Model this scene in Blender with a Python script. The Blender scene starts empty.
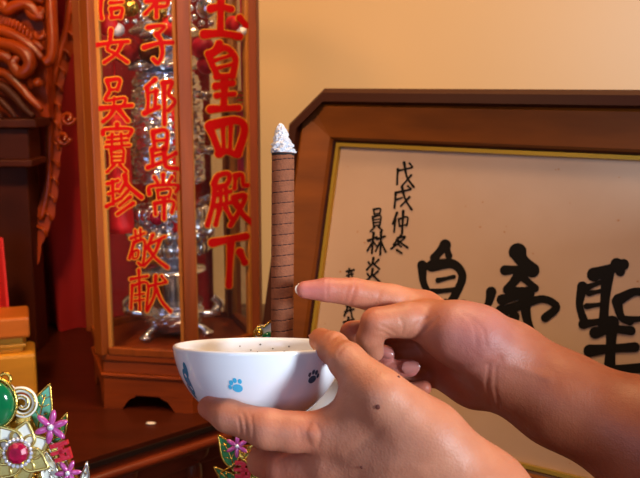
import bpy, bmesh, math, random
import numpy as np
from mathutils import Vector, Matrix, noise
random.seed(7)
S = bpy.context.scene
COL = S.collection
V = Vector
# ------------------------------------------------------------------ camera
F = 640 * 50 / 36.0
PIT = math.radians(10)
CS, SN = math.cos(PIT), math.sin(PIT)
CAM = V((0, 0, 1.45))
def ray(px, py):
    x, y = (px - 320) / F, (py - 239) / F
    return V((x, CS - SN * y, -SN - CS * y))
def W(px, py, d): return CAM + ray(px, py) * d
def PZ(px, py, z):
    r = ray(px, py)
    return CAM + r * ((z - CAM.z) / r.z)
def PL(px, py, p0, n):
    r = ray(px, py)
    return CAM + r * ((p0 - CAM).dot(n) / r.dot(n))
cd = bpy.data.cameras.new('camera'); cam = bpy.data.objects.new('camera', cd); COL.objects.link(cam)
cam.location = CAM; cam.rotation_euler = (math.pi / 2 - PIT, 0, 0)
cd.lens = 50; cd.sensor_width = 36; cd.clip_start = .01
cd.dof.use_dof = True; cd.dof.focus_distance = .64; cd.dof.aperture_fstop = 16
S.camera = cam
# ------------------------------------------------------------------ materials
def lin(c):
    c = c / 255.0
    return c / 12.92 if c <= .04045 else ((c + .055) / 1.055) ** 2.4
def rgb(r, g, b): return (lin(r), lin(g), lin(b), 1)
MATS = {}
def mat(name, col, rough=.5, metal=0, coat=0, bump=0, bscale=200, var=0, vscale=20, sss=0, trans=0, ior=1.45, stretch=(1, 1, 1), col2=None, spec=None):
    m = bpy.data.materials.new(name); m.use_nodes = True
    nt = m.node_tree; b = nt.nodes['Principled BSDF']
    b.inputs['Base Color'].default_value = col
    b.inputs['Roughness'].default_value = rough
    b.inputs['Metallic'].default_value = metal
    b.inputs['Coat Weight'].default_value = coat
    b.inputs['Coat Roughness'].default_value = .12
    b.inputs['IOR'].default_value = ior
    if spec is not None: b.inputs['Specular IOR Level'].default_value = spec
    if trans: b.inputs['Transmission Weight'].default_value = trans
    if sss:
        b.inputs['Subsurface Weight'].default_value = sss
        b.inputs['Subsurface Radius'].default_value = (1, .35, .2)
        b.inputs['Subsurface Scale'].default_value = .004
    if var or bump:
        tc = nt.nodes.new('ShaderNodeTexCoord'); mp = nt.nodes.new('ShaderNodeMapping')
        mp.inputs['Scale'].default_value = stretch
        nt.links.new(tc.outputs['Object'], mp.inputs['Vector'])
        if var:
            n = nt.nodes.new('ShaderNodeTexNoise'); n.inputs['Scale'].default_value = vscale; n.inputs['Detail'].default_value = 5
            r = nt.nodes.new('ShaderNodeValToRGB'); c2 = col2 or tuple(list(V(col[:3]) * (1 - var)) + [1])
            r.color_ramp.elements[0].position = .3; r.color_ramp.elements[1].position = .7
            r.color_ramp.elements[0].color = c2; r.color_ramp.elements[1].color = col
            nt.links.new(mp.outputs[0], n.inputs['Vector']); nt.links.new(n.outputs['Fac'], r.inputs[0])
            nt.links.new(r.outputs[0], b.inputs['Base Color'])
        if bump:
            n2 = nt.nodes.new('ShaderNodeTexNoise'); n2.inputs['Scale'].default_value = bscale; n2.inputs['Detail'].default_value = 4
            bp = nt.nodes.new('ShaderNodeBump'); bp.inputs['Strength'].default_value = bump; bp.inputs['Distance'].default_value = .002
            nt.links.new(mp.outputs[0], n2.inputs['Vector']); nt.links.new(n2.outputs['Fac'], bp.inputs['Height'])
            nt.links.new(bp.outputs[0], b.inputs['Normal'])
    MATS[name] = m
    return m
GR = (6, 6, .6)
wood_case = mat('amber_wood', rgb(138, 62, 9), .5, spec=.3, var=.35, vscale=14, stretch=GR)
wood_strip = mat('pale_wood_strip', rgb(176, 108, 36), .5)
wood_case_d = mat('amber_wood_base', rgb(138, 56, 8), .5, spec=.3, var=.3, vscale=14, stretch=(.8, .8, 8))
wood_frame = mat('frame_wood', rgb(124, 64, 10), .45, coat=.08, spec=.3, var=.35, vscale=9, stretch=(1, 1, 5))
wood_dark = mat('frame_dark_wood', rgb(58, 22, 9), .5, spec=.3, var=.25, vscale=12)
wood_table = mat('table_wood', rgb(72, 25, 6), .34, coat=.2, var=.35, vscale=10, stretch=(1, 6, 6))
wood_apron = mat('apron_wood', rgb(120, 46, 18), .35, coat=.3, var=.3, vscale=10, stretch=(1, 1, 6))
wood_black = mat('table_edge_wood', rgb(30, 16, 12), .5)
wood_carve = mat('carved_wood', rgb(164, 60, 4), .3, coat=.12, spec=.35, var=.5, vscale=16)
wood_carve_d = mat('carved_wood_dark', rgb(76, 27, 5), .5, spec=.25, var=.35, vscale=14)
wood_yellow = mat('pedestal_yellow_wood', rgb(214, 144, 36), .4, coat=.2, var=.2, vscale=12, stretch=(1, 1, 5))
wood_orange = mat('pedestal_orange_wood', rgb(198, 102, 26), .35, coat=.3, var=.25, vscale=12, stretch=(1, 1, 5))
gold = mat('gold_metal', rgb(222, 182, 84), .22, 1, bump=.15, bscale=900)
gold_trim = mat('gold_trim', rgb(196, 164, 66), .3, .7)
silver = mat('silver_metal', rgb(232, 234, 244), .24, .95)
silver_edge = mat('silver_edge', rgb(236, 232, 220), .15, 1)
pale_gold = mat('pale_gold', rgb(214, 190, 110), .25, .8)
enamel_w = mat('white_enamel', rgb(236, 234, 216), .15, 0, coat=.6)
enamel_g = mat('green_enamel', rgb(66, 152, 84), .2, .25, coat=.8, var=.4, vscale=150)
enamel_p = mat('pink_enamel', rgb(206, 88, 160), .2, .1, coat=.8, var=.4, vscale=300)
enamel_r = mat('red_enamel', rgb(196, 22, 40), .3, .1, coat=.4, bump=.4, bscale=500)
gem_r = mat('ruby_gem', rgb(186, 12, 66), .06, 0, coat=1, var=.5, vscale=250)
gem_g = mat('jade_gem', rgb(4, 116, 66), .06, 0, coat=1, var=.3, vscale=60)
gem_w = mat('clear_gem', rgb(226, 228, 238), .06, .5, coat=1)
red_paint = mat('red_paint', rgb(178, 1, 3), .5, spec=.2)
gold_paint = mat('gold_paint', rgb(228, 146, 40), .35, .1)
ink = mat('black_ink', rgb(14, 10, 9), .7, spec=.2)
paper_m = mat('paper', rgb(196, 166, 142), .75, var=.1, vscale=5, col2=rgb(182, 150, 124))
fox_m = mat('paper_foxing', rgb(176, 122, 78), .8)
wall_m = mat('wall_plaster', rgb(200, 150, 88), .45, var=.06, vscale=2, bump=.03, bscale=60)
floor_m = mat('floor_tile', rgb(120, 74, 50), .35, var=.2, vscale=5)
curtain_m = mat('red_velvet', rgb(150, 2, 4), .85, var=.3, vscale=6)
cloth_m = mat('red_cloth', rgb(190, 20, 14), .8, var=.15, vscale=10)
tassel_m = mat('red_silk', rgb(236, 14, 14), .6, var=.12, vscale=60, stretch=(8, 8, .4))
tassel_p = mat('crimson_silk', rgb(222, 18, 56), .5, var=.25, vscale=60, stretch=(8, 8, .4))
pom_w = mat('white_pompom', rgb(236, 226, 220), .9, bump=.6, bscale=300)
porcelain = mat('porcelain', rgb(238, 238, 240), .12, coat=.5)
paw_m = mat('blue_glaze', rgb(70, 186, 226), .15, coat=.5)
paw_shaded = mat('shaded_blue_glaze', rgb(66, 84, 104), .15, coat=.5)  # same blue glaze, with the hand's shade put into the colour
paw_l = mat('teal_glaze', rgb(44, 128, 160), .15, coat=.5)
inc_m = mat('incense', rgb(142, 82, 52), .85, bump=.35, bscale=700, var=.25, vscale=180)
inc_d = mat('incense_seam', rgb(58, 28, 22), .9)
char_m = mat('charred', rgb(34, 30, 32), .95)
ash_m = mat('ash', rgb(226, 226, 232), .95, bump=.8, bscale=500, var=.35, vscale=350)
fleck_m = mat('grey_ash', rgb(120, 118, 118), .9)
nail_m = mat('fingernail', rgb(178, 112, 102), .28, coat=.3, sss=.2)
nail_w = mat('fingernail_edge', rgb(244, 238, 224), .3, coat=.3)
mole_m = mat('mole', rgb(96, 42, 28), .7)
hair_m = mat('hair', rgb(24, 18, 16), .45, bump=.5, bscale=300, stretch=(6, 6, .5))
shirt_m = mat('shirt_cotton', rgb(60, 66, 92), .85)
# clear glass: thin panes
glass_m = bpy.data.materials.new('glass'); glass_m.use_nodes = True
_nt = glass_m.node_tree; _nt.nodes.remove(_nt.nodes['Principled BSDF'])
_t = _nt.nodes.new('ShaderNodeBsdfTransparent'); _g = _nt.nodes.new('ShaderNodeBsdfGlossy'); _mx = _nt.nodes.new('ShaderNodeMixShader'); _fr = _nt.nodes.new('ShaderNodeFresnel')
_geo = _nt.nodes.new('ShaderNodeNewGeometry'); _mp = _nt.nodes.new('ShaderNodeMapRange')
_mp.inputs['To Min'].default_value = 1.45; _mp.inputs['To Max'].default_value = 1 / 1.45
_nt.links.new(_geo.outputs['Backfacing'], _mp.inputs['Value']); _nt.links.new(_mp.outputs[0], _fr.inputs[0])
_t.inputs[0].default_value = (.97, .97, .97, 1); _g.inputs['Roughness'].default_value = .02; _fr.inputs[0].default_value = 1.45
_nt.links.new(_fr.outputs[0], _mx.inputs[0]); _nt.links.new(_t.outputs[0], _mx.inputs[1]); _nt.links.new(_g.outputs[0], _mx.inputs[2])
_nt.links.new(_mx.outputs[0], _nt.nodes['Material Output'].inputs[0])
# skin : vertex tint (skin tones plus painted forearm shade) * fine noise
def skin_material():
    m = bpy.data.materials.new('skin'); m.use_nodes = True
    nt = m.node_tree; b = nt.nodes['Principled BSDF']
    at = nt.nodes.new('ShaderNodeAttribute'); at.attribute_name = 'tint'
    tc = nt.nodes.new('ShaderNodeTexCoord')
    n = nt.nodes.new('ShaderNodeTexNoise'); n.inputs['Scale'].default_value = 45; n.inputs['Detail'].default_value = 4
    r = nt.nodes.new('ShaderNodeValToRGB')
    r.color_ramp.elements[0].color = (.84, .74, .72, 1); r.color_ramp.elements[1].color = (1.0, 1.0, 1.0, 1)
    r.color_ramp.elements[0].position = .3; r.color_ramp.elements[1].position = .7
    mx = nt.nodes.new('ShaderNodeMix'); mx.data_type = 'RGBA'; mx.blend_type = 'MULTIPLY'; mx.inputs[0].default_value = 1
    nt.links.new(tc.outputs['Object'], n.inputs['Vector']); nt.links.new(n.outputs['Fac'], r.inputs[0])
    nt.links.new(at.outputs['Color'], mx.inputs[6]); nt.links.new(r.outputs[0], mx.inputs[7])
    nt.links.new(mx.outputs[2], b.inputs['Base Color'])
    n2 = nt.nodes.new('ShaderNodeTexVoronoi'); n2.inputs['Scale'].default_value = 700
    n3 = nt.nodes.new('ShaderNodeTexNoise'); n3.inputs['Scale'].default_value = 160; n3.inputs['Detail'].default_value = 3
    ad = nt.nodes.new('ShaderNodeMath'); ad.operation = 'MULTIPLY_ADD'; ad.inputs[1].default_value = .35
    nt.links.new(tc.outputs['Object'], n2.inputs['Vector']); nt.links.new(tc.outputs['Object'], n3.inputs['Vector'])
    nt.links.new(n2.outputs['Distance'], ad.inputs[0]); nt.links.new(n3.outputs['Fac'], ad.inputs[2])
    bp = nt.nodes.new('ShaderNodeBump'); bp.inputs['Strength'].default_value = .22; bp.inputs['Distance'].default_value = .0015
    nt.links.new(ad.outputs[0], bp.inputs['Height']); nt.links.new(bp.outputs[0], b.inputs['Normal'])
    b.inputs['Roughness'].default_value = .5; b.inputs['Specular IOR Level'].default_value = .35
    b.inputs['Subsurface Weight'].default_value = .18
    b.inputs['Subsurface Radius'].default_value = (1, .3, .18); b.inputs['Subsurface Scale'].default_value = .005
    return m
skin_m = skin_material()
# ------------------------------------------------------------------ mesh builder
class MB:
    def __init__(s): s.v = []; s.f = []; s.m = []; s.mats = []; s.sm = []
    def mi(s, m):
        if m not in s.mats: s.mats.append(m)
        return s.mats.index(m)
    def add(s, vs, fs, m, smooth=True):
        o = len(s.v); k = s.mi(m); s.v += [tuple(v) for v in vs]
        for f in fs: s.f.append([i + o for i in f]); s.m.append(k); s.sm.append(smooth)
    def box(s, c, ax, ay, az, hx, hy, hz, m):
        vs = []
        for i in (-1, 1):
            for j in (-1, 1):
                for k in (-1, 1): vs.append(V(c) + ax * hx * i + ay * hy * j + az * hz * k)
        s.add(vs, [(0, 1, 3, 2), (4, 6, 7, 5), (0, 4, 5, 1), (2, 3, 7, 6), (0, 2, 6, 4), (1, 5, 7, 3)], m, False)
    def prism(s, poly, off, m, m2=None, smooth=False):
        n = len(poly); vs = [V(p) for p in poly] + [V(p) + off for p in poly]
        s.add(vs, [list(range(n))[::-1], list(range(n, 2 * n))], m, smooth)
        o = len(s.v) - 2 * n; k = s.mi(m2 or m)
        for i in range(n):
            j = (i + 1) % n; s.f.append([o + i, o + j, o + n + j, o + n + i]); s.m.append(k); s.sm.append(smooth)
    def lathe(s, prof, m, c=V((0, 0, 0)), axis=V((0, 0, 1)), seg=32, xa=None, cap=True):
        q = axis.to_track_quat('Z', 'Y') if axis != V((0, 0, 1)) else Matrix.Identity(3).to_quaternion()
        vs = []; fs = []
        for (r, z) in prof:
            for i in range(seg):
                a = 2 * math.pi * i / seg
                vs.append(V(c) + q @ V((r * math.cos(a), r * math.sin(a), z)))
        for j in range(len(prof) - 1):
            for i in range(seg):
                k = (i + 1) % seg
                fs.append((j * seg + i, j * seg + k, (j + 1) * seg + k, (j + 1) * seg + i))
        if cap: fs.append(list(range(seg))[::-1]); fs.append(list(range((len(prof) - 1) * seg, len(prof) * seg)))
        s.add(vs, fs, m)
    def tube(s, pts, rad, m, seg=8, closed=False):
        pts = [V(p) for p in pts]; n = len(pts); rad = rad if isinstance(rad, (list, tuple)) else [rad] * n
        vs = []; fs = []; ref = None
        for i, p in enumerate(pts):
            t = (pts[(i + 1) % n] - pts[i - 1]) if closed else (pts[min(i + 1, n - 1)] - pts[max(i - 1, 0)])
            t.normalize()
            if ref is None: ref = t.orthogonal()
            ref = (ref - t * ref.dot(t)).normalized(); b = t.cross(ref)
            for k in range(seg):
                a = 2 * math.pi * k / seg; vs.append(p + (ref * math.cos(a) + b * math.sin(a)) * rad[i])
        for i in range(n if closed else n - 1):
            for k in range(seg):
                l = (k + 1) % seg; j = (i + 1) % n
                fs.append((i * seg + k, i * seg + l, j * seg + l, j * seg + k))
        if not closed: fs += [list(range(seg))[::-1], list(range((n - 1) * seg, n * seg))]
        s.add(vs, fs, m)
    def ell(s, c, r, m, seg=16, rings=10, rot=None, fn=None):
        r = r if isinstance(r, (tuple, list)) else (r, r, r); vs = []; fs = []
        for j in range(rings + 1):
            p = math.pi * j / rings
            for i in range(seg):
                a = 2 * math.pi * i / seg
                q = V((math.sin(p) * math.cos(a), math.sin(p) * math.sin(a), math.cos(p)))
                if fn: q = q * fn(q)
                q = V((q.x * r[0], q.y * r[1], q.z * r[2]))
                if rot: q = rot @ q
                vs.append(V(c) + q)
        for j in range(rings):
            for i in range(seg):
                k = (i + 1) % seg; fs.append((j * seg + i, (j + 1) * seg + i, (j + 1) * seg + k, j * seg + k))
        s.add(vs, fs, m)
    def build(s, name, parent=None, bevel=0, flat=False):
        me = bpy.data.meshes.new(name)
        me.from_pydata(s.v, [], s.f)
        for m in s.mats: me.materials.append(m)
        me.polygons.foreach_set('material_index', s.m)
        me.polygons.foreach_set('use_smooth', [False] * len(s.f) if flat else s.sm)
        bm = bmesh.new(); bm.from_mesh(me)
        bmesh.ops.remove_doubles(bm, verts=bm.verts, dist=1e-6)
        bmesh.ops.recalc_face_normals(bm, faces=bm.faces); bm.to_mesh(me); bm.free()
        o = bpy.data.objects.new(name, me); COL.objects.link(o)
        if parent:
            o.parent = parent
            o.matrix_parent_inverse = Matrix.Translation(parent.location).inverted() if parent.type == 'EMPTY' else Matrix.Identity(4)
        if bevel:
            b = o.modifiers.new('bevel', 'BEVEL'); b.width = bevel; b.segments = 2; b.limit_method = 'ANGLE'; b.angle_limit = .6
        return o
def tag(o, label=None, cat=None, group=None, kind=None):
    if label: o['label'] = label
    if cat: o['category'] = cat
    if group: o['group'] = group
    if kind: o['kind'] = kind
    return o
def empty(name, loc, label, cat, group=None):
    o = bpy.data.objects.new(name, None); COL.objects.link(o); o.location = loc; o.empty_display_size = .02
    return tag(o, label, cat, group)
def smooth_line(pts, n=5):
    pts = [V(p) for p in pts]
    if len(pts) < 3: return [pts[0].lerp(pts[-1], i / n) for i in range(n + 1)]
    P = [pts[0] * 2 - pts[1]] + pts + [pts[-1] * 2 - pts[-2]]; out = []
    for i in range(1, len(P) - 2):
        a, b, c, d = P[i - 1:i + 3]
        for k in range(n):
            t = k / n
            out.append(.5 * ((2 * b) + (c - a) * t + (2 * a - 5 * b + 4 * c - d) * t * t + (3 * b - a - 3 * c + d) * t ** 3))
    out.append(pts[-1]); return out
X, Y, Z = V((1, 0, 0)), V((0, 1, 0)), V((0, 0, 1))
# brush strokes: polylines in (x, y, width) turned into filled ribbons lying on a plane
def strokes(mb, data, o, sc, fn, m, grow=0, taper=True):
    """data: list of (points, width) in crop units; fn maps photo coordinates to the plane"""
    for ns_, (pts, w) in enumerate(data):
        lift = (ns_ % 16) * 3e-5
        line = smooth_line([V((p[0], p[1], 0)) for p in pts], 5)
        L = []; n = len(line)
        for i, p in enumerate(line):
            t = (line[min(i + 1, n - 1)] - line[max(i - 1, 0)]).normalized(); nn = V((-t.y, t.x, 0))
            f = 1
            if taper:
                u = i / (n - 1); f = 1.08 - .22 * math.sin(u * math.pi) - .22 * u
            L.append((p, t, nn, (w * .5 * f) + grow * sc))
        left = [p + nn * r for p, t, nn, r in L]; right = [p - nn * r for p, t, nn, r in L]
        def cap(e, sg):
            p, t, nn, r = e
            return [p + (nn * math.cos(a) + t * sg * math.sin(a)) * r for a in [math.pi * k / 6 for k in range(1, 6)]]
        poly = []
        vs = [fn(o[0] + q.x / sc, o[1] + q.y / sc, lift) for q in left + right]
        fs = [(i, i + 1, n + i + 1, n + i) for i in range(n - 1)]
        mb.add(vs, fs, m, False)
        for e, sg in ((L[0], -1), (L[-1], 1)):
            pp, t, nn, r = e
            c = [pp + nn * r] + cap(e, sg) + [pp - nn * r]
            mb.add([fn(o[0] + q.x / sc, o[1] + q.y / sc, lift) for q in c], [list(range(len(c)))], m, False)
# ------------------------------------------------------------------ setting
TZ = 1.0                     # altar table top
LZ = .885                    # lower offering table top
A = PZ(80, 462, TZ); B = PZ(209, 422, TZ)
ed = (B - A).normalized(); en = V((-ed.y, ed.x, 0))       # into the table
mb = MB(); mb.box((0, 1.86, 1.4), X, Y, Z, 2.2, .05, 1.4, wall_m); tag(mb.build('wall_back'), kind='structure')
mb = MB(); mb.box((0, -.1, -.03), X, Y, Z, 2.2, 2.1, .03, floor_m); tag(mb.build('floor'), kind='structure')
mb = MB(); mb.box((-2.2, .2, 1.4), X, Y, Z, .05, 1.7, 1.4, wall_m); tag(mb.build('wall_left'), kind='structure')
# altar table
tb = empty('altar_table', (A.x, A.y + .2, 0), 'dark reddish brown wooden altar table with a black edge under the glass case', 'table')
e0 = A - ed * .42; e1 = A + ed * .50
poly = [e0, e1, V((e1.x, 1.78, 0)), V((-1.15, 1.78, 0)), V((-1.15, e0.y, 0))]
mb = MB(); mb.prism([V((p.x, p.y, TZ - .006)) for p in poly], Z * .006, wood_table)
mb.build('tabletop', tb)
mb = MB(); mb.prism([V((p.x, p.y, TZ - .0125)) - en * .002 * (1 if i < 2 else 0) for i, p in enumerate(poly)], Z * .0064, wood_black)
mb.build('table_edge', tb)
mb = MB()
mid = (e0 + e1) / 2; hl = (e1 - e0).length / 2 - .01
mb.box(V((mid.x, mid.y, TZ - .026)) + en * .012, ed, en, Z, hl, .012, .0125, wood_apron)
mb.box(V((mid.x, mid.y, TZ - .050)) + en * .022, ed, en, Z, hl, .012, .011, wood_apron)
mb.box(V((mid.x, mid.y, TZ - .095)) + en * .030, ed, en, Z, hl, .010, .036, wood_apron)
for k in range(-3, 6):
    c = A + ed * (.065 + k * .11)
    mb.ell(V((c.x, c.y, TZ - .036)) + en * .010, (.017, .012, .018), wood_apron)
    mb.ell(V((c.x, c.y, TZ - .075)) + en * .020, (.013, .012, .03), wood_apron)
mb.tube([V((p.x, p.y, TZ - .028)) - en * .002 for p in (e0 + ed * .01, e1 - ed * .01)], .007, wood_apron)
mb.build('apron', tb, .002)
for p in (e0 + ed * .06, e1 - ed * .06, V((e1.x - .06, 1.72, 0)), V((-1.08, 1.7, 0))):
    mb = MB(); mb.box(V((p.x, p.y, .43)) + (en * .06 if p.y < 1.6 else V((0, 0, 0))), ed, en, Z, .03, .03, .43, wood_apron); mb.build('leg', tb, .003)
mb = MB(); c = PZ(151, 424, TZ)
mb.ell(c + Z * .0012, (.007, .004, .0012), pom_w, 8, 6); tag(mb.build('paper_scrap'), 'tiny pale scrap lying on the dark altar table before the glass case', 'scrap')
# lower offering table (carries frame and gold ornaments; below the picture)
ot = empty('offering_table', (0, .78, 0), 'low dark wooden table in front of the altar table below the bowl', 'table')
mb = MB(); lt = [V((-.36, .50, 0)), V((.30, .46, 0)), V((.38, .74, 0)), V((.62, .72, 0)), V((.62, .93, 0)), V((.17, 1.20, 0)), V((.02, 1.19, 0)), V((-.36, .86, 0))]
mb.prism([p + Z * (LZ - .03) for p in lt], Z * .03, wood_table); mb.build('tabletop', ot, .002)
for p in ((-.32, .55), (.26, .52), (.55, .88), (.08, 1.14), (-.31, .83)):
    mb = MB(); mb.box((p[0], p[1], (LZ - .03) / 2), X, Y, Z, .025, .025, (LZ - .03) / 2, wood_table); mb.build('leg', ot)
# ------------------------------------------------------------------ hexagonal glass case
K = PZ(193, 414, TZ); L_ = PZ(104, 408, TZ)
side = (L_ - K); R60 = Matrix.Rotation(math.radians(-60), 3, 'Z')
CC = K + R60 @ side                      # hex centre
if CC.y < K.y: CC = K + Matrix.Rotation(math.radians(60), 3, 'Z') @ side
RH = side.length
a0 = math.atan2(K.y - CC.y, K.x - CC.x)
def hexv(r, z, k): return V((CC.x + r * math.cos(a0 + k * math.pi / 3), CC.y + r * math.sin(a0 + k * math.pi / 3), z))
def hexprism(mb, r, z0, z1, m, r2=None):
    lo = [hexv(r, z0, k) for k in range(6)]; hi = [hexv(r2 or r, z1, k) for k in range(6)]
    mb.add(lo + hi, [[5, 4, 3, 2, 1, 0], [6, 7, 8, 9, 10, 11]] + [(k, (k + 1) % 6, 6 + (k + 1) % 6, 6 + k) for k in range(6)], m, False)
gc = empty('glass_case', (CC.x, CC.y, TZ), 'tall hexagonal glass display case with amber wood posts and red lettering', 'display case')
ZT = 1.72; ZB = TZ + .079
mb = MB()
hexprism(mb, RH - .001, TZ + .020, TZ + .047, wood_case_d)
hexprism(mb, RH + .003, TZ + .047, TZ + .052, wood_case_d)
hexprism(mb, RH - .001, TZ + .052, TZ + .070, wood_case_d, RH - .003)
hexprism(mb, RH + .001, TZ + .070, ZB, wood_case_d)
mb.build('plinth', gc, .0015)
for k in range(6):
    mb = MB(); p = hexv(RH - .001, 0, k)
    for sg in (1, -1):
        q = hexv(RH - .001, 0, k + sg); d = (q - p).normalized(); inn = (V((CC.x, CC.y, 0)) - (p + q) / 2).normalized()
        pl = [p, p + d * .026, p + d * .036, p + d * .046]
        zz = [(TZ, TZ + .021), (TZ, TZ + .021), (TZ + .014, TZ + .021), (TZ + .019, TZ + .021)]
        ff = [V((a.x, a.y, b[0])) for a, b in zip(pl, zz)] + [V((a.x, a.y, b[1])) for a, b in list(zip(pl, zz))[::-1]]
        mb.prism(ff, inn * .012, wood_case_d)
    mb.build('foot', gc)
RP = RH - .004
for k in range(6):
    mb = MB(); p = hexv(RP, 0, k); r = (p - V((CC.x, CC.y, 0))).normalized(); t = V((-r.y, r.x, 0))
    mb.box(V((p.x, p.y, (ZB + ZT) / 2)), r, t, Z, .009, .0085, (ZT - ZB) / 2, wood_case)
    for sg in (1, -1):
        q = hexv(RP, 0, k + sg); d = (q - p).normalized()
        c = p + d * .0095
        mb.box(V((c.x, c.y, (ZB + ZT) / 2)) - r * .002, d, V((-d.y, d.x, 0)), Z, .0028, .004, (ZT - ZB) / 2, wood_strip)
    mb.build('post', gc, .001)
for z in (ZB + .005, ZT - .008):
    mb = MB()
    for k in range(6):
        p, q = hexv(RP, z, k), hexv(RP, z, k + 1); d = (q - p).normalized()
        mb.box((p + q) / 2, d, V((-d.y, d.x, 0)), Z, (q - p).length / 2 - .009, .006, .005 if z < 1.3 else .008, wood_case)
    mb.build('rail', gc, .001)
mb = MB()
o_, i_ = [[hexv(r, z, k) for z in (ZT, ZT + .014) for k in range(6)] for r in (RH + .012, RH - .022)]
mb.add(o_ + i_, [f_ for k in range(6) for l in [(k + 1) % 6] for f_ in ((k, l, 6 + l, 6 + k), (12 + k, 18 + k, 18 + l, 12 + l), (k, 12 + k, 12 + l, l), (6 + k, 6 + l, 18 + l, 18 + k))], wood_case, False); mb.build('cornice', gc, .002)
mb = MB(); hexprism(mb, RH - .020, ZT + .006, ZT + .008, glass_m); mb.build('added_top_pane', gc)  # unseen glass top, added instead of a roof to let overhead light in
FACE = []
for k in range(6):
    p, q = hexv(RP, 0, k), hexv(RP, 0, k + 1); d = (q - p).normalized(); nrm = ((p + q) / 2 - V((CC.x, CC.y, 0))).normalized()
    FACE.append(((p + q) / 2, nrm))
    mb = MB(); mb.box(V(((p + q).x / 2, (p + q).y / 2, (ZB + ZT) / 2)), d, nrm, Z, (q - p).length / 2 - .008, .001, (ZT - ZB) / 2 - .006, glass_m)
    mb.build('glass_pane', gc)
def face_near(pp):
    return max(FACE, key=lambda f: (f[1].dot((CAM - V((pp.x, pp.y, 1.45))).normalized()) if (f[0] - pp).length < .02 else -9))
fl = min(FACE, key=lambda f: (f[0] - (K + L_) / 2 * 1).xy.length)
RR = hexv(RH, 0, 1); Lc = hexv(RH, 0, -1)
other = RR if (RR - L_).xy.length > (Lc - L_).xy.length else Lc
fr = min(FACE, key=lambda f: (f[0] - (K + other) / 2).xy.length)
def onface(f, off):
    p0 = V((f[0].x, f[0].y, 1.2)) + f[1] * off
    return lambda x, y, l=0: PL(x, y, p0 + f[1] * l, f[1])
c_yu = [([(155, 52), (215, 40), (275, 55)], 44), ([(215, -40), (212, 190)], 44), ([(115, 205), (220, 200), (325, 218)], 48), ([(328, 108), (366, 152)], 38),
        ([(205, 262), (172, 310)], 40), ([(142, 322), (165, 390), (196, 455)], 40), ([(160, 318), (240, 285), (300, 345), (285, 455)], 40),
        ([(165, 365), (275, 330)], 20), ([(178, 412), (280, 385)], 20), ([(190, 458), (288, 452)], 34)]
c_wang = [([(148, 78), (228, 62)], 32), ([(190, 55), (185, 180)], 36), ([(152, 122), (235, 114)], 26), ([(122, 188), (255, 180)], 34),
          ([(115, 268), (140, 330), (168, 402)], 36), ([(120, 266), (240, 240), (285, 280), (252, 402)], 42), ([(162, 400), (198, 388), (244, 404)], 34),
          ([(182, 270), (186, 385)], 20), ([(219, 268), (216, 385)], 20)]
c_dian = [([(92, 108), (106, 82), (140, 76), (135, 108), (100, 120)], 17), ([(96, 115), (90, 170), (72, 240)], 16), ([(104, 142), (146, 132)], 13), ([(98, 178), (152, 166)], 14),
          ([(113, 125), (115, 175)], 12), ([(131, 122), (133, 172)], 12), ([(110, 188), (98, 238)], 15), ([(130, 184), (147, 216)], 15), ([(161, 85), (158, 122)], 13),
          ([(160, 81), (182, 80), (186, 110), (200, 112)], 14), ([(155, 152), (192, 145), (175, 190), (145, 240)], 17), ([(160, 166), (185, 205), (220, 238)], 19),
          ([(88, 296), (140, 285), (195, 275)], 24), ([(146, 290), (143, 370), (140, 432)], 22), ([(175, 325), (191, 358)], 22)]
c_l1 = [([(105, -40), (100, 60), (106, 118)], 30), ([(162, 18), (240, 12)], 24), ([(165, -20), (235, -24)], 22), ([(166, 60), (172, 112)], 28), ([(165, 57), (236, 52), (226, 112)], 28), ([(168, 112), (230, 108)], 26),
        ([(72, 287), (180, 270), (275, 264)], 28), ([(165, 190), (160, 260), (142, 312), (190, 340), (270, 395)], 28), ([(235, 275), (200, 340), (122, 398)], 28)]
c_l1b = [([(390, 8), (500, 0), (545, -6)], 26), ([(455, -40), (455, 108)], 32), ([(450, 20), (382, 90)], 28), ([(480, 42), (520, 34), (530, -10)], 26),
         ([(400, 176), (470, 164), (508, 170), (455, 222)], 28), ([(455, 215), (482, 260), (492, 340), (466, 402), (435, 375)], 32), ([(376, 302), (470, 275), (558, 270)], 32)]
c_l2 = [([(140, 68), (160, 128)], 30), ([(140, 66), (220, 60), (207, 125)], 30), ([(158, 127), (207, 122)], 24), ([(152, 145), (132, 195), (252, 178), (246, 228)], 24), ([(97, 245), (190, 235), (298, 225)], 32),
        ([(190, 235), (160, 290), (115, 328)], 32), ([(215, 250), (274, 324)], 32), ([(187, 180), (182, 235)], 20)]
c_l2b = [([(445, 62), (390, 112)], 32), ([(396, 110), (402, 200), (396, 262)], 28), ([(400, 147), (462, 132)], 20), ([(452, 132), (446, 235)], 28), ([(380, 275), (470, 236)], 34), ([(502, 80), (506, 200), (506, 345)], 32),
         ([(495, 84), (555, 76), (532, 150), (574, 200), (530, 258)], 30)]
c_bao = [([(103, 134), (105, 129.5), (131, 129), (128.5, 136)], 4.4), ([(117, 124.5), (117, 129)], 5), ([(108, 137.5), (127, 135.5)], 3.2), ([(107, 142), (128, 140)], 3.2), ([(112, 134), (112, 146)], 3.2), ([(121, 134), (122, 146)], 3.2),
         ([(106, 147), (130, 145)], 3.2), ([(111, 150), (112, 163)], 3.6), ([(111, 150), (123, 149), (123, 162)], 3.6), ([(112, 154.3), (122, 154)], 2.4), ([(112, 158.5), (122, 158)], 2.4), ([(112, 163), (122, 162)], 3),
         ([(114, 165), (107, 172)], 3.6), ([(120, 165), (126.5, 171.5)], 3.6)]
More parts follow.
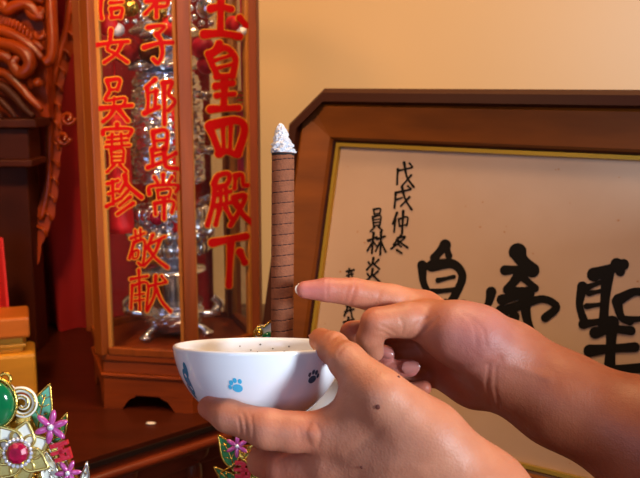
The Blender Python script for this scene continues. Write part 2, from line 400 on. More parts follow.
c_kun = [([(153, 133), (155, 150)], 5), ([(153, 132), (166.5, 131), (166, 149)], 5), ([(155, 141), (165, 140)], 3.6), ([(155, 150), (165, 149)], 4)]
c_l3 = [([(120, 232), (176, 215)], 20), ([(126, 286), (172, 270)], 18), ([(146, 220), (150, 340)], 22), ([(115, 352), (182, 315)], 22), ([(212, 190), (226, 240), (300, 304)], 30), ([(216, 228), (185, 276)], 22), ([(226, 272), (190, 312)], 20),
        ([(240, 302), (182, 350)], 20), ([(256, 336), (172, 394)], 22)]
c_l3b = [([(356, 50), (360, 140)], 25), ([(334, 146), (402, 120)], 25), ([(360, 86), (402, 75)], 20), ([(420, 42), (425, 120), (440, 146), (495, 152)], 28), ([(482, 70), (430, 100)], 24),
         ([(415, 185), (415, 232)], 24), ([(368, 198), (386, 225)], 20), ([(462, 198), (445, 225)], 20), ([(342, 286), (350, 246), (492, 240), (482, 276)], 23), ([(385, 266), (390, 310)], 18), ([(385, 266), (452, 260), (446, 306)], 18),
         ([(390, 306), (446, 300)], 17), ([(370, 336), (375, 396)], 21), ([(370, 336), (467, 326), (461, 386)], 21), ([(420, 310), (420, 420)], 25)]
c_l4 = [([(105, 97), (140, 84), (152, 78)], 10), ([(120, 70), (122, 100)], 9), ([(138, 65), (138, 95)], 9), ([(116, 110), (100, 165)], 12), ([(116, 110), (152, 105), (146, 186), (130, 180)], 11), ([(113, 142), (130, 137), (128, 160), (113, 165), (113, 142)], 8),
        ([(180, 85), (160, 132)], 12), ([(165, 118), (222, 90)], 11), ([(205, 100), (185, 150), (150, 190)], 12), ([(165, 130), (190, 165), (230, 196)], 14),
        ([(105, 236), (162, 225)], 11), ([(132, 205), (135, 260)], 11), ([(110, 256), (106, 336)], 11), ([(110, 258), (162, 250), (158, 340)], 11), ([(120, 290), (150, 285)], 8), ([(118, 310), (150, 305)], 8), ([(134, 265), (136, 340)], 10),
        ([(165, 260), (226, 246)], 11), ([(190, 225), (185, 290), (160, 345)], 12), ([(190, 265), (210, 310), (240, 346)], 13), ([(210, 225), (222, 240)], 10)]
S1, S2, S3 = 6.37, 5.31, 3.41
def letters(name, f, sets, label, g=.1):
    mb = MB()
    for data, o, sc in sets:
        strokes(mb, data, o, sc, onface(f, .0016), gold_paint, g + .95)
        strokes(mb, data, o, sc, onface(f, .0024), red_paint, g)
    return tag(mb.build(name, gc), label)
letters('inscription', fr, [(c_yu, (185, 0), 5.976), (c_wang, (185, 70), 4.776), (c_dian, (185, 150), 3.188)], 'large red column of characters on the right pane', .45)
letters('inscription', fl, [(c_l1, (85, 0), S1), (c_l2, (85, 70), S1), (c_bao, (0, 0), 1), (c_l3, (85, 140), S2)], 'short red column of characters at the left')
letters('inscription', fl, [(c_l1b, (85, 0), S1), (c_l2b, (85, 70), S1), (c_kun, (0, 0), 1), (c_l3b, (85, 140), S2), (c_l4, (100, 210), S3)], 'long red column of characters beside the middle post')
# ---- silver ornament inside the case
so = empty('silver_ornament', (CC.x, CC.y, ZB), 'tall silver ornament with beads, pompoms and a tripod censer foot inside the glass case', 'ornament')
C0 = V((CC.x, CC.y, 0))
def crumple(mb, prof, amp, m, seg=56, rings=70, fr_=60, seedv=0):
    z0, z1 = prof[0][1], prof[-1][1]; vs = []; fs = []
    for j in range(rings + 1):
        z = z0 + (z1 - z0) * j / rings
        for (ra, za), (rb, zb) in zip(prof, prof[1:]):
            if za <= z <= zb + 1e-9: r = ra + (rb - ra) * (z - za) / max(1e-6, zb - za); break
        for i in range(seg):
            a = 2 * math.pi * i / seg; p = V((r * math.cos(a), r * math.sin(a), z))
            n = noise.noise(p * fr_ * 2 + V((seedv, 0, 0))) * .6 + noise.noise(p * fr_ * 5) * .5 + random.uniform(-.35, .35)
            rr = r + amp * n; vs.append(C0 + V((rr * math.cos(a), rr * math.sin(a), z)))
    for j in range(rings):
        for i in range(seg): k = (i + 1) % seg; fs.append((j * seg + i, j * seg + k, (j + 1) * seg + k, (j + 1) * seg + i))
    fs.append(list(range(seg))[::-1]); fs.append(list(range(rings * seg, (rings + 1) * seg)))
    mb.add(vs, fs, m, False)
def zc(py): return (CAM + ray(187, py) * ((CC.y - CAM.y) / ray(187, py).y)).z     # height at the case centre
mb = MB(); crumple(mb, [(.050, zc(182)), (.052, zc(130)), (.046, zc(80)), (.038, zc(72))], .006, silver); mb.build('beaded_column', so)
mb = MB()
for zz, r in ((zc(245), .052), (zc(232), .058), (zc(212), .05)):
    for k in range(26):
        a = 2 * math.pi * k / 26
        mb.ell(C0 + V((r * math.cos(a), r * math.sin(a), zz)), (.0075, .0075, .011), silver, 8, 6)
crumple(mb, [(.046, zc(248)), (.05, zc(206))], .007, silver, 40, 20)
mb.build('filigree_tier', so)
mb = MB(); mb.lathe([(.012, zc(300)), (.014, zc(262)), (.03, zc(250)), (.046, zc(246))], silver, C0)
mb.build('stem', so)
mb = MB(); mb.lathe([(.02, zc(212)), (.018, zc(184))], silver, C0); mb.build('neck', so)
mb = MB(); mb.lathe([(.04, zc(272)), (.05, zc(270)), (.05, zc(268)), (.016, zc(264))], silver, C0); mb.build('disc', so)
# tripod censer
zb = zc(333); zt = zc(300)
mb = MB(); crumple(mb, [(.006, zb), (.026, zb + .006), (.043, zb + .022), (.047, zb + .036), (.040, zt - .008), (.046, zt)], .0022, silver, 48, 24)
mb.build('censer', so)
for k in range(3):
    a = math.radians(-90 + 60 + 120 * k) + (a0 + math.pi / 2)
    d = V((math.cos(a), math.sin(a), 0)); mb = MB()
    mb.tube(smooth_line([C0 + d * .036 + Z * (zb + .016), C0 + d * .052 + Z * (zb + .004), C0 + d * .046 + Z * (zb - .012), C0 + d * .052 + Z * (ZB + .003)], 5), .0055, silver)
    mb.ell(C0 + d * .053 + Z * (ZB + .005), (.009, .009, .005), silver); mb.build('leg', so)
tx = V((1, 0, 0))
for sg in (1, -1):
    mb = MB(); b0 = C0 + tx * sg * .042 + Z * (zb + .03)
    mb.tube(smooth_line([b0, b0 + tx * sg * .02 + Z * .002, b0 + tx * sg * .028 + Z * .016, b0 + tx * sg * .018 + Z * .026], 5), .006, silver)
    mb.ell(b0 + tx * sg * .024 + Z * .006, .009, silver); mb.build('handle', so)
# gem and rosettes
f_off = (CAM - C0); f_off.z = 0; f_off.normalize()
def gempart(px, py, r, m, ring, name):
    base = PL(px, py, C0 + f_off * .058, f_off); mb = MB()
    mb.ell(base, (r, r * .6, r), m)
    for k in range(ring):
        a = 2 * math.pi * k / ring; mb.ell(base + X * math.cos(a) * r * 1.5 + Z * math.sin(a) * r * 1.5, r * .34, silver, 8, 6)
    mb.build(name, so)
gempart(157, 218, .011, gem_r, 12, 'red_gem')
gempart(157, 12, .014, gold, 12, 'gold_rosette'); gempart(130, 8, .012, gold, 10, 'gold_rosette'); gempart(206, 8, .014, silver, 10, 'silver_rosette')
def pom(px, py, r, m, off=.05):
    base = PL(px, py, C0 + f_off * off, f_off); mb = MB()
    mb.ell(base, r, m, 20, 14, fn=lambda q: 1 + .06 * noise.noise(q * 9)); mb.build('pompom', so)
for a in ((108, 25, .014, tassel_m), (118, 30, .009, pom_w), (170, 26, .014, tassel_m), (233, 24, .011, tassel_m), (241, 31, .008, pom_w), (203, 48, .016, tassel_p), (206, 65, .013, tassel_p), (126, 50, .018, curtain_m), (150, 52, .016, wood_carve_d)): pom(*a)
mb = MB(); crumple(mb, [(.03, zc(72)), (.056, zc(66)), (.052, zc(60)), (.03, zc(54)), (.026, zc(40)), (.05, zc(34)), (.044, zc(26)), (.024, zc(16)), (.028, zc(-6)), (.042, zc(-20)), (.01, zc(-60))], .006, silver, 48, 60); mb.build('crown_tier', so)
for px, py, w in ((140, 66, 24), (152, 33, 26), (203, 95, 18), (206, 150, 20), (205, 200, 20), (206, 232, 18)):
    c = PL(px, py, C0 + f_off * .052, f_off)
    mb = MB(); mb.ell(c, (w * .0007, .007, .006), silver, 14, 8, rot=Matrix.Rotation(random.uniform(-.4, .4), 3, 'Y'), fn=lambda q: 1 + .5 * noise.noise(q * 4))
    mb.build('silver_petal', so)
# tassels hanging in the case
def tassel(px0, px1, py0, py1, off, m, label, bands):
    c0 = PL((px0 + px1) / 2, py0, C0 + f_off * off, f_off); c1 = PL((px0 + px1) / 2, py1, C0 + f_off * off, f_off)
    r = (px1 - px0) / 2 / F * (c0 - CAM).length
    c = V((c0.x, c0.y, 0)); t = empty('tassel', (c.x, c.y, c1.z), label, 'tassel', 'red silk tassels hanging inside the glass case')
    mb = MB(); zt_, zb_ = c0.z, c1.z
    vs = []; fs = []; n = 40
    for j, z in enumerate((zb_, zb_ + .01, (zb_ + zt_) / 2, zt_ - .01, zt_)):
        for i in range(n):
            a = 2 * math.pi * i / n; rr = r * (1 + .06 * (i % 2)) * (1.08, 1.05, 1, .95, .7)[j]
            vs.append(c + V((rr * math.cos(a), rr * math.sin(a), z)))
    for j in range(4):
        for i in range(n): k = (i + 1) % n; fs.append((j * n + i, j * n + k, (j + 1) * n + k, (j + 1) * n + i))
    fs += [list(range(n))[::-1], list(range(4 * n, 5 * n))]
    mb.add(vs, fs, m); mb.build('skirt', t)
    if bands:
        mb = MB()
        for q in (0, .0065, .013): mb.lathe([(r * .9, zt_ + .002 + q), (r * 1.05, zt_ + .004 + q), (r * .9, zt_ + .006 + q)], gold, c)
        mb.lathe([(r * .85, zt_ - .001), (r * .85, zt_ + .02)], tassel_m, c)
        mb.build('band', t)
    mb = MB(); mb.tube([c + Z * (zt_ - .002), c + Z * (ZT - .002)], .0016, m, 6); mb.build('cord', t)
tassel(104, 128, 112, 232, .035, tassel_m, 'wide bright red tassel at the left side of the glass case', False)
tassel(170, 181, 105, 232, .045, tassel_m, 'narrow red tassel just left of the middle case post', False)
tassel(237, 248, 105, 196, .02, tassel_p, 'crimson tassel with gold bands behind the right pane of the glass case', True)
# ------------------------------------------------------------------ red curtain behind
mb = MB(); vs = []; fs = []; n = 110
c0, c1 = V((-.95, 1.60, 0)), V((-.20, 1.60, 0)); zz = [TZ + .001, TZ + .2, TZ + .45, TZ + .9]
for th in (0, .004):
    for j, z in enumerate(zz):
        for i in range(n + 1):
            t = i / n; p = c0.lerp(c1, t)
            w = .022 * math.sin(t * 46 + .5 * j) + .012 * math.sin(t * 97 + 1.3 * j)
            vs.append(V((p.x + .006 * j * math.sin(t * 9), p.y + w - (.03 if j == 0 else 0) * 0 + th, z)))
m_ = (n + 1) * 4
for s_ in (0, m_):
    for j in range(3):
        for i in range(n): a = s_ + j * (n + 1) + i; fs.append((a, a + 1, a + n + 2, a + n + 1))
mb.add(vs, fs, curtain_m); tag(mb.build('curtain'), 'deep red curtain hanging behind the glass case and carved shrine', 'curtain')
# ------------------------------------------------------------------ carved shrine at the left
D = 1.42
sh = empty('carved_shrine', W(10, 300, D) * 1, 'carved reddish wooden shrine with scrolls at the left edge of the altar', 'shrine')
sh.location.z = TZ
def boxpx(mb, x0, y0, x1, y1, d, depth, m):
    a, b = W(x0, y0, d), W(x1, y1, d); yy = (a.y + b.y) / 2
    c = V(((a.x + b.x) / 2, yy + depth / 2, (a.z + b.z) / 2)); mb.box(c, X, Y, Z, abs(a.x - b.x) / 2, depth / 2, abs(a.z - b.z) / 2, m)
mb = MB(); boxpx(mb, -80, 119, 36, 128, D - .02, .08, wood_carve_d); boxpx(mb, -80, 128, 29, 160, D, .06, wood_carve_d)
boxpx(mb, -80, 160, 32, 167, D - .015, .08, wood_carve_d)
a = W(-80, 166, D + .03); b = W(27, 166, D + .03)
mb.box(V(((a.x + b.x) / 2, a.y + .03, (a.z + TZ) / 2)), X, Y, Z, (b.x - a.x) / 2, .03, (a.z - TZ) / 2, wood_carve_d)
mb.build('cabinet_body', sh, .002)
mb = MB(); boxpx(mb, -80, -90, 44, 119, D + .022, .03, wood_carve); mb.build('back_panel', sh, .002)
mb = MB(); mb.tube(smooth_line([W(49, -90, D - .01), W(51, 0, D - .01), W(53, 40, D - .01), W(51, 58, D - .01), W(44, 64, D - .01)], 6), [.009] * 24 + [.005], wood_carve, 12); mb.build('post', sh)
def spiral(cx, cy, r0, r1, a0_, turns, d, n=26):
    return [W(cx + (r0 + (r1 - r0) * i / n) * math.cos(a0_ + turns * 2 * math.pi * i / n), cy + (r0 + (r1 - r0) * i / n) * math.sin(a0_ + turns * 2 * math.pi * i / n), d - .006 * i / n) for i in range(n + 1)]
mb = MB(); q = D
def sw(pts, r, d=q, m=wood_carve):
    L = smooth_line([W(x, y, d) for x, y in pts], 6); n = len(L)
    mb.tube(L, [r * (.55 + .45 * math.sin(math.pi * min(1, (i + 2) / (n + 1)))) for i in range(n)], m, 10)
sw([(-20, 6), (0, 2), (6, 10), (14, 7), (24, 4), (32, 8), (38, 16), (44, 18)], .010)
sw([(3, 4), (8, 11), (14, 9), (12, 3)], .006)
sw([(26, 7), (31, 15), (38, 17), (43, 11), (38, 8)], .007)
sw([(-10, -14), (10, -10), (28, -6), (44, 2)], .010)
sw([(34, 33), (38, 38), (44, 36), (43, 30)], .0055)
for k in range(11):
    x = 1 + k * 3.6; y = 22 + .022 * x * x * .8
    sw([(x + 2, y - 5), (x, y + 3 + k * .25)], .0036, D + .004)
sw([(32, 42), (38, 45), (44, 50)], .006); sw([(40, 46), (43, 50)], .005)
sw([(-40, 22), (-8, 28), (10, 34), (28, 44), (44, 60)], .010)
sw([(-40, 40), (-10, 42), (12, 46), (26, 54), (30, 66), (20, 74), (13, 64), (18, 57)], .011, D - .012)
sw([(-30, 52), (-6, 54), (8, 58), (16, 70)], .011, D - .006)
sw([(-40, 66), (0, 72), (14, 80), (30, 98), (42, 110)], .008)
sw([(-40, 80), (-4, 84), (12, 94), (24, 108), (34, 117)], .008, D + .004, wood_carve_d)
sw([(-40, 94), (-6, 98), (8, 108), (16, 118)], .006, D + .004, wood_carve_d)
sw([(-40, 106), (-12, 108), (2, 118)], .006, D + .004, wood_carve_d)
mb.build('carved_scrolls', sh)
mb = MB(); mb.ell(W(38, 83, D + .005), .0085, wood_carve); mb.build('knob', sh)
# wing: a long curved carved board with scalloped edge
mb = MB()
wl = smooth_line([V(p + (0,)) for p in ((76, -60), (73, 0), (67, 40), (58, 75), (54, 110), (53, 150), (51, 185), (44, 220), (34, 250), (27, 285), (24, 320))], 6)
n = len(wl); lft = []; rgt = []
for i, p in enumerate(wl):
    w = 7.5 + 1.2 * math.sin(i * .5); lft.append((p.x - w, p.y)); rgt.append((p.x + w * .9 + 1.6 * abs(math.sin(i * .8)), p.y))
DW = 1.505
vs = [W(x, y, DW) for x, y in lft] + [W(x, y, DW) for x, y in rgt] + [W(x, y, DW + .02) for x, y in lft] + [W(x, y, DW + .02) for x, y in rgt]
fs = []
for i in range(n - 1):
    fs += [(i, i + 1, n + i + 1, n + i), (2 * n + i, 3 * n + i, 3 * n + i + 1, 2 * n + i + 1), (i, 2 * n + i, 2 * n + i + 1, i + 1), (n + i, n + i + 1, 3 * n + i + 1, 3 * n + i)]
mb.add(vs, fs, wood_carve, False)
for i in range(2, n - 14, 3):
    p = wl[i]; mb.tube(smooth_line([W(p.x - 4, p.y - 4, DW - .002), W(p.x + 3, p.y, DW - .006), W(p.x + 6, p.y + 6, DW - .002)], 4), .003, wood_carve, 6)
for px_, py_ in ((63, 138), (68, 118)):
    mb.tube(spiral(px_, py_, 7, 2, 0, 1.2, DW - .004), .004, wood_carve, 8)
mb.tube([W(p.x - 3, p.y, DW - .003) for p in wl[:n - 18]], .0055, wood_carve, 8)
mb.build('carved_wing', sh)
mb = MB(); z0 = W(24, 320, DW)
mb.box(V((z0.x, z0.y + .01, (z0.z + TZ) / 2)), X, Y, Z, .014, .012, (z0.z - TZ) / 2 + .004, wood_carve_d); mb.build('wing_foot', sh)
# red cloth at the far left
mb = MB(); n = 26
tp = [W(-60 + i * 62 / n, 238, 1.365 + .012 * math.sin(i * .9)) for i in range(n + 1)]
bt = [W(-60 + i * 72 / n, 330, 1.36 + .02 * math.sin(i * .9)) for i in range(n + 1)]
vs = tp + bt + [p + Y * .004 for p in tp] + [p + Y * .004 for p in bt]; m_ = n + 1
for i, p in enumerate(bt): p.z = TZ + .001; vs[m_ + i] = p; vs[3 * m_ + i] = p + Y * .004
fs = [(i, i + 1, m_ + i + 1, m_ + i) for i in range(n)] + [(2 * m_ + i, 3 * m_ + i, 3 * m_ + i + 1, 2 * m_ + i + 1) for i in range(n)] + [(i, 2 * m_ + i, 2 * m_ + i + 1, i + 1) for i in range(n)]
fs += [(n, m_ + n, 3 * m_ + n, 2 * m_ + n), (0, 2 * m_, 3 * m_, m_)]
mb.add(vs, fs, cloth_m); tag(mb.build('altar_cloth'), 'bright red cloth hanging behind the stepped wooden pedestal at left', 'cloth')
# pedestal
pc = PZ(38, 397, TZ); px_r = pc.x; yf = pc.y
pd = empty('wooden_pedestal', (px_r - .06, yf + .05, TZ), 'stepped yellow and orange wooden pedestal at the left edge of the table', 'pedestal')
def zt_at(py): return PL(30, py, V((0, yf, 0)), Y).z
z1, z2, z3, z4 = zt_at(353), zt_at(346), zt_at(337), zt_at(316)
pax, pay = V((math.cos(.32), math.sin(.32), 0)), V((-math.sin(.32), math.cos(.32), 0))
def pbox(mb, x1, hx, y0, hy, za, zb_, m): mb.box(V((px_r, yf, (za + zb_) / 2)) + pax * (x1 - hx) + pay * (y0 + hy), pax, pay, Z, hx, hy, (zb_ - za) / 2, m)
mb = MB(); pbox(mb, 0, .07, 0, .034, TZ, z1, wood_yellow); mb.build('base', pd, .005)
mb = MB(); pbox(mb, -.016, .055, .010, .024, z1, z3, wood_yellow); pbox(mb, -.012, .060, .006, .028, z2 - .003, z2 + .004, wood_yellow); mb.build('moulding', pd, .003)
mb = MB(); pbox(mb, -.006, .066, -.002, .036, z3, z4, wood_orange); mb.build('top_slab', pd, .004)
# ------------------------------------------------------------------ framed calligraphy
T0 = W(341, 147, 1.15)
u = V((.836, -.549, 0)).normalized(); up_ = V((.128, .204, .970)).normalized(); up_ = (up_ - u * up_.dot(u)).normalized(); vd = -up_
nr = u.cross(up_).normalized()
if nr.dot(CAM - T0) < 0: nr = -nr
PW, PH = .50, .342
def FP(a, b, h): return T0 + u * a + vd * b + nr * h
fb = FP(PW / 2, PH + .06, -.01); 
fc = empty('framed_calligraphy', (fb.x, fb.y, fb.z), 'large wooden framed black ink calligraphy leaning behind the pointing hand', 'picture')
def loop(o, h, ch):
    x0, x1, y0, y1 = -o, PW + o, -o, PH + o
    return [FP(a, b, h) for a, b in ((x0, y0 + ch), (x0 + ch, y0), (x1 - ch, y0), (x1, y0 + ch), (x1, y1 - ch), (x1 - ch, y1), (x0 + ch, y1), (x0, y1 - ch))]
def ring(mb, prof, mats):
    Ls = [loop(*p) for p in prof]
    for i in range(len(Ls) - 1):
        mb.add(Ls[i] + Ls[i + 1], [(k, (k + 1) % 8, 8 + (k + 1) % 8, 8 + k) for k in range(8)], mats[i], False)
e = .0005
mb = MB(); ring(mb, [(.004, .001, e), (.0055, .007, e), (.0075, .009, e), (.010, .014, e), (.048, .022, .010), (.052, .020, .012)], [wood_dark, wood_dark, wood_frame, wood_frame, wood_frame])
ring(mb, [(.0525, -.015, .04), (.004, -.015, e)], [wood_dark]); mb.build('frame', fc)
mb = MB(); ring(mb, [(.0515, .018, .012), (.053, .030, .036), (.064, .030, .044), (.072, .020, .048), (.072, -.015, .048), (.0515, -.015, .03)], [wood_dark] * 5); mb.build('outer_lip', fc)
mb = MB(); ring(mb, [(-.0005, .0005, e), (0, .006, e), (.0045, .006, e), (.0055, .001, e)], [gold_trim] * 3); mb.build('gold_trim', fc)
mb = MB(); mb.prism([FP(-.004, -.004, 0), FP(PW + .004, -.004, 0), FP(PW + .004, PH + .004, 0), FP(-.004, PH + .004, 0)], nr * -.004, paper_m)
rs = random.Random(5)
for k in range(70):
    a, b, r = rs.uniform(.01, PW - .01), rs.uniform(.01, PH - .01), rs.uniform(.0006, .0017)
    mb.add([FP(a + r * math.cos(t), b + r * .8 * math.sin(t), .0002) for t in [k2 * math.pi / 4 for k2 in range(8)]], [list(range(8))], fox_m, False)
mb.build('paper', fc)
mb = MB(); mb.prism([FP(-.045, -.045, -.008), FP(PW + .045, -.045, -.008), FP(PW + .045, PH + .045, -.008), FP(-.045, PH + .045, -.008)], nr * -.005, wood_dark); mb.build('backboard', fc)
fbx = FP(PW * .62, PH * .45, -.016)
mb = MB(); ft = V((fbx.x, fbx.y, LZ)) - V((nr.x, nr.y, 0)).normalized() * .045
mb.tube([fbx, ft + Z * .006], .006, wood_dark, 8); mb.build('strut', fc)
pf = lambda off: (lambda x, y, l=0: PL(x, y, T0 + nr * (off + l), nr))
b_h = [([(98, 42), (68, 78)], 28), ([(100, 45), (108, 72)], 22), ([(34, 98), (38, 148), (62, 192)], 24), ([(60, 100), (118, 94), (146, 128), (126, 180), (112, 205)], 28), ([(78, 140), (122, 130)], 13), ([(60, 172), (122, 166)], 16)]
b_h += [([(40, 215), (150, 205)], 24), ([(60, 250), (140, 242)], 20), ([(98, 205), (98, 300)], 24), ([(35, 305), (165, 295)], 26)]
b_d = [([(300, 62), (312, 85), (340, 112)], 44), ([(264, 112), (348, 106)], 24), ([(306, 122), (272, 166)], 30), ([(310, 128), (348, 162)], 24), ([(278, 168), (345, 164)], 18), ([(256, 194), (335, 178)], 26), ([(226, 172), (218, 205), (204, 232)], 25),
       ([(256, 226), (262, 250), (285, 300)], 32), ([(262, 225), (320, 205), (372, 192), (408, 214), (376, 244)], 26), ([(318, 190), (326, 250), (345, 310)], 30), ([(290, 240), (292, 300)], 26)]
b_s = [([(512, 124), (560, 108), (594, 96)], 34), ([(575, 95), (585, 115)], 30), ([(480, 158), (472, 210), (488, 262)], 26), ([(492, 160), (545, 140)], 16), ([(550, 118), (542, 200), (538, 268)], 32), ([(498, 176), (540, 168)], 15), ([(492, 212), (540, 206)], 15), ([(482, 262), (548, 252)], 24),
       ([(576, 198), (588, 242), (612, 254)], 26), ([(580, 194), (625, 172), (665, 178)], 28), ([(660, 180), (656, 250)], 24), ([(600, 250), (660, 246)], 20), ([(515, 286), (560, 276), (615, 280)], 28), ([(500, 336), (560, 330), (626, 326)], 30), ([(562, 258), (556, 372)], 34), ([(490, 392), (640, 384)], 30)]
for dset, lb in ((b_h, 'leftmost large ink character'), (b_d, 'middle large ink character'), (b_s, 'right large ink character')):
    mb = MB(); strokes(mb, [(p_, w_ * 1.1) for p_, w_ in dset], (410, 230), 2.783, pf(.0005), ink); tag(mb.build('calligraphy', fc), lb)
s_c1 = [([(150, 46), (148, 82)], 6), ([(150, 50), (184, 42)], 5.5), ([(165, 30), (172, 65), (188, 88)], 6.5), ([(182, 60), (160, 86)], 5), ([(178, 32), (185, 40)], 5),
        ([(145, 102), (142, 138)], 6), ([(145, 102), (181, 94)], 5.5), ([(160, 88), (168, 118), (183, 142)], 6.5), ([(178, 112), (157, 134)], 5), ([(148, 118), (160, 114)], 4.5), ([(174, 86), (181, 92)], 5),
        ([(148, 150), (138, 176)], 6), ([(144, 165), (141, 196)], 5.5), ([(152, 165), (154, 182)], 5), ([(152, 165), (173, 160), (171, 180)], 5), ([(154, 182), (172, 178)], 4.5), ([(163, 146), (160, 200)], 6.5),
        ([(158, 203), (140, 226)], 5.5), ([(150, 210), (168, 208), (134, 236)], 5.5), ([(148, 215), (173, 233)], 6.5), ([(152, 226), (158, 231)], 5), ([(148, 239), (159, 246)], 6)]
s_c2 = [([(92, 142), (94, 153)], 5), ([(92, 142), (108, 140), (107, 152)], 5), ([(94, 153), (107, 151)], 4), ([(90, 160), (92, 182)], 5), ([(90, 160), (109, 157), (107, 180)], 5), ([(92, 167), (106, 165)], 3.5), ([(92, 174), (106, 172)], 3.5), ([(92, 181), (106, 180)], 4), ([(94, 184), (85, 194)], 5), ([(104, 183), (113, 192)], 5),
        ([(79, 216), (100, 208)], 5.5), ([(92, 198), (88, 246)], 6), ([(88, 222), (77, 240)], 5), ([(92, 220), (100, 230)], 4.5), ([(100, 213), (119, 206)], 5.5), ([(110, 195), (108, 250)], 6), ([(106, 222), (97, 242)], 5), ([(110, 220), (121, 243)], 6),
        ([(92, 258), (88, 272), (76, 286)], 6), ([(80, 268), (84, 275)], 5), ([(104, 262), (96, 270)], 5), ([(90, 270), (106, 284)], 5.5), ([(90, 284), (86, 300), (72, 316)], 6), ([(78, 296), (82, 302)], 5), ([(102, 290), (94, 297)], 5), ([(88, 297), (106, 314)], 6.5)]
s_c3 = [([(28, 290), (45, 286)], 5), ([(34, 284), (32, 312)], 5), ([(28, 300), (43, 296)], 4), ([(28, 312), (46, 306)], 5), ([(38, 288), (42, 308)], 4), ([(28, 340), (44, 334)], 5), ([(36, 330), (34, 352)], 5), ([(28, 372), (43, 368)], 5), ([(35, 362), (22, 396)], 5), ([(24, 386), (45, 380)], 4.5), ([(36, 375), (41, 400)], 5), ([(21, 411), (45, 404)], 5), ([(32, 400), (27, 424)], 5)]
for dset, lb in ((s_c1, 'right small column of ink characters'), (s_c2, 'middle small column of ink characters'), (s_c3, 'left small column of ink characters')):
    mb = MB(); strokes(mb, dset, (335, 150), 2.388, pf(.0005), ink, .12); tag(mb.build('inscription', fc), lb)
# ------------------------------------------------------------------ bowl
RC = W(259, 345.5, .60)
upc = V((0, SN, CS)); fwc = V((0, CS, -SN))
ax = (upc * .9995 + fwc * .032).normalized()
bx = X.copy(); by = ax.cross(bx).normalized()           # by points away from the camera
HB = .054
PROF = [(.021, 0), (.0225, .003), (.030, .008), (.040, .0168), (.0475, .026), (.053, .036), (.0562, .046), (.0577, .054)]
def bpt(r, z, a): return RC + bx * r * math.cos(a) + by * r * math.sin(a) + ax * (z - HB)
pp = smooth_line([V((r, z, 0)) for r, z in PROF], 5)
outer = [(p.x, p.y) for p in pp]
inner = [(max(.0, p.x - .0024), p.y + (.003 if p.y < .01 else 0)) for p in pp[::-1]]
prof = [(.018, .002), (.0185, 0)] + outer + [(.0569, .0550), (.0560, .0549)] + inner[1:-6] + [(.012, .008), (.0005, .0078)]
mb = MB(); seg = 96; vs = [bpt(r, z, 2 * math.pi * i / seg) for r, z in prof for i in range(seg)]; fs = []
for j in range(len(prof) - 1):
    for i in range(seg): k = (i + 1) % seg; fs.append((j * seg + i, j * seg + k, (j + 1) * seg + k, (j + 1) * seg + i))
fs.append(list(range(seg))); fs.append(list(range((len(prof) - 1) * seg, len(prof) * seg)))
mb.add(vs, fs, porcelain); bowl = mb.build('porcelain_bowl')
tag(bowl, 'white porcelain bowl with blue paw prints held in the front hand', 'bowl')
def rad(z):
    for (ra, za), (rb, zb_) in zip(outer, outer[1:]):
        if za <= z <= zb_ + 1e-9: return ra + (rb - ra) * (z - za) / max(1e-9, zb_ - za)
    return outer[-1][0]
def project(p):
    q = p - CAM; d = q.dot(fwc); return 320 + F * q.x / d, 239 - F * q.dot(upc) / d
def find(px, py):
    best = None
    for a in np.linspace(-math.pi, 0, 240):
        for z in np.linspace(.004, .052, 60):
            x, y = project(bpt(rad(z), z, a)); e_ = (x - px) ** 2 + (y - py) ** 2
            if best is None or e_ < best[0]: best = (e_, a, z)
    return best[1:]
def blob(mb, a, z, du, dv, ru, rv, m):
    R = rad(z); c = (a + du / R, z + dv); vs = [bpt(rad(c[1]) + .00018, c[1], c[0])]
    for k in range(16):
        t = 2 * math.pi * k / 16; vs.append(bpt(rad(c[1] + rv * math.sin(t)) + .00018, c[1] + rv * math.sin(t), c[0] + ru * math.cos(t) / R))
    mb.add(vs, [(0, 1 + k, 1 + (k + 1) % 16) for k in range(16)], m, False)
def paw(px, py, m, lb, s=1, tilt=0):
    a, z = find(px, py); mb = MB(); ct, st = math.cos(tilt), math.sin(tilt)
    for du, dv, ru, rv in ((0, -.0014, .0034, .0027), (-.0039, .0014, .0012, .0016), (-.0015, .0034, .0013, .0017), (.0014, .0035, .0013, .0017), (.0039, .0016, .0012, .0016)):
        blob(mb, a, z, (du * ct - dv * st) * s, (du * st + dv * ct) * s, ru * s, rv * s, m)
    tag(mb.build('paw_print', bowl), lb)
paw(236, 387, paw_m, 'light blue paw print', 1, .5); paw(313, 377, paw_shaded, 'blue paw print beside the thumb, darkened with painted shade', .95, -.2)
a, z = find(188, 382); mb = MB()
for du, dv, ru, rv in ((0, 0, .0040, .0085), (-.004, -.007, .0035, .005), (.003, .008, .0026, .005)): blob(mb, a, z, du, dv, ru, rv, paw_l)
tag(mb.build('paw_print', bowl), 'teal print at the left edge of the bowl')
for k, (a, z, s_) in enumerate(((1.62, .050, 1), (1.45, .047, .8), (1.28, .0445, 1.5), (1.22, .0488, 1.0), (1.75, .046, .8), (1.66, .0445, .7), (1.9, .049, .8))):
    mb = MB(); p = bpt(rad(z) - .0022, z, a); inn = (RC - p).normalized()
    mb.ell(p + inn * .0008, (.0007 * s_, .0005 * s_, .0006 * s_), fleck_m, 8, 6, fn=lambda q: 1 + .3 * noise.noise(q * 3 + V((k, 0, 0))))
    tag(mb.build('ash_fleck'), 'tiny grey ash fleck on the inner wall of the white bowl', 'ash fleck', 'ash flecks inside the bowl')
vc = W(330, 395, .795); vtop = W(330, 362, .795).z
mb = MB(); h_ = vtop - LZ
mb.lathe([(.030, 0), (.034, .004), (.030, .012), (.036, h_ * .3), (.040, h_ * .6), (.034, h_ * .85), (.026, h_ * .97), (.027, h_), (.024, h_), (.022, h_ * .9), (.001, h_ * .88)], porcelain, V((vc.x, vc.y, LZ)), seg=48)
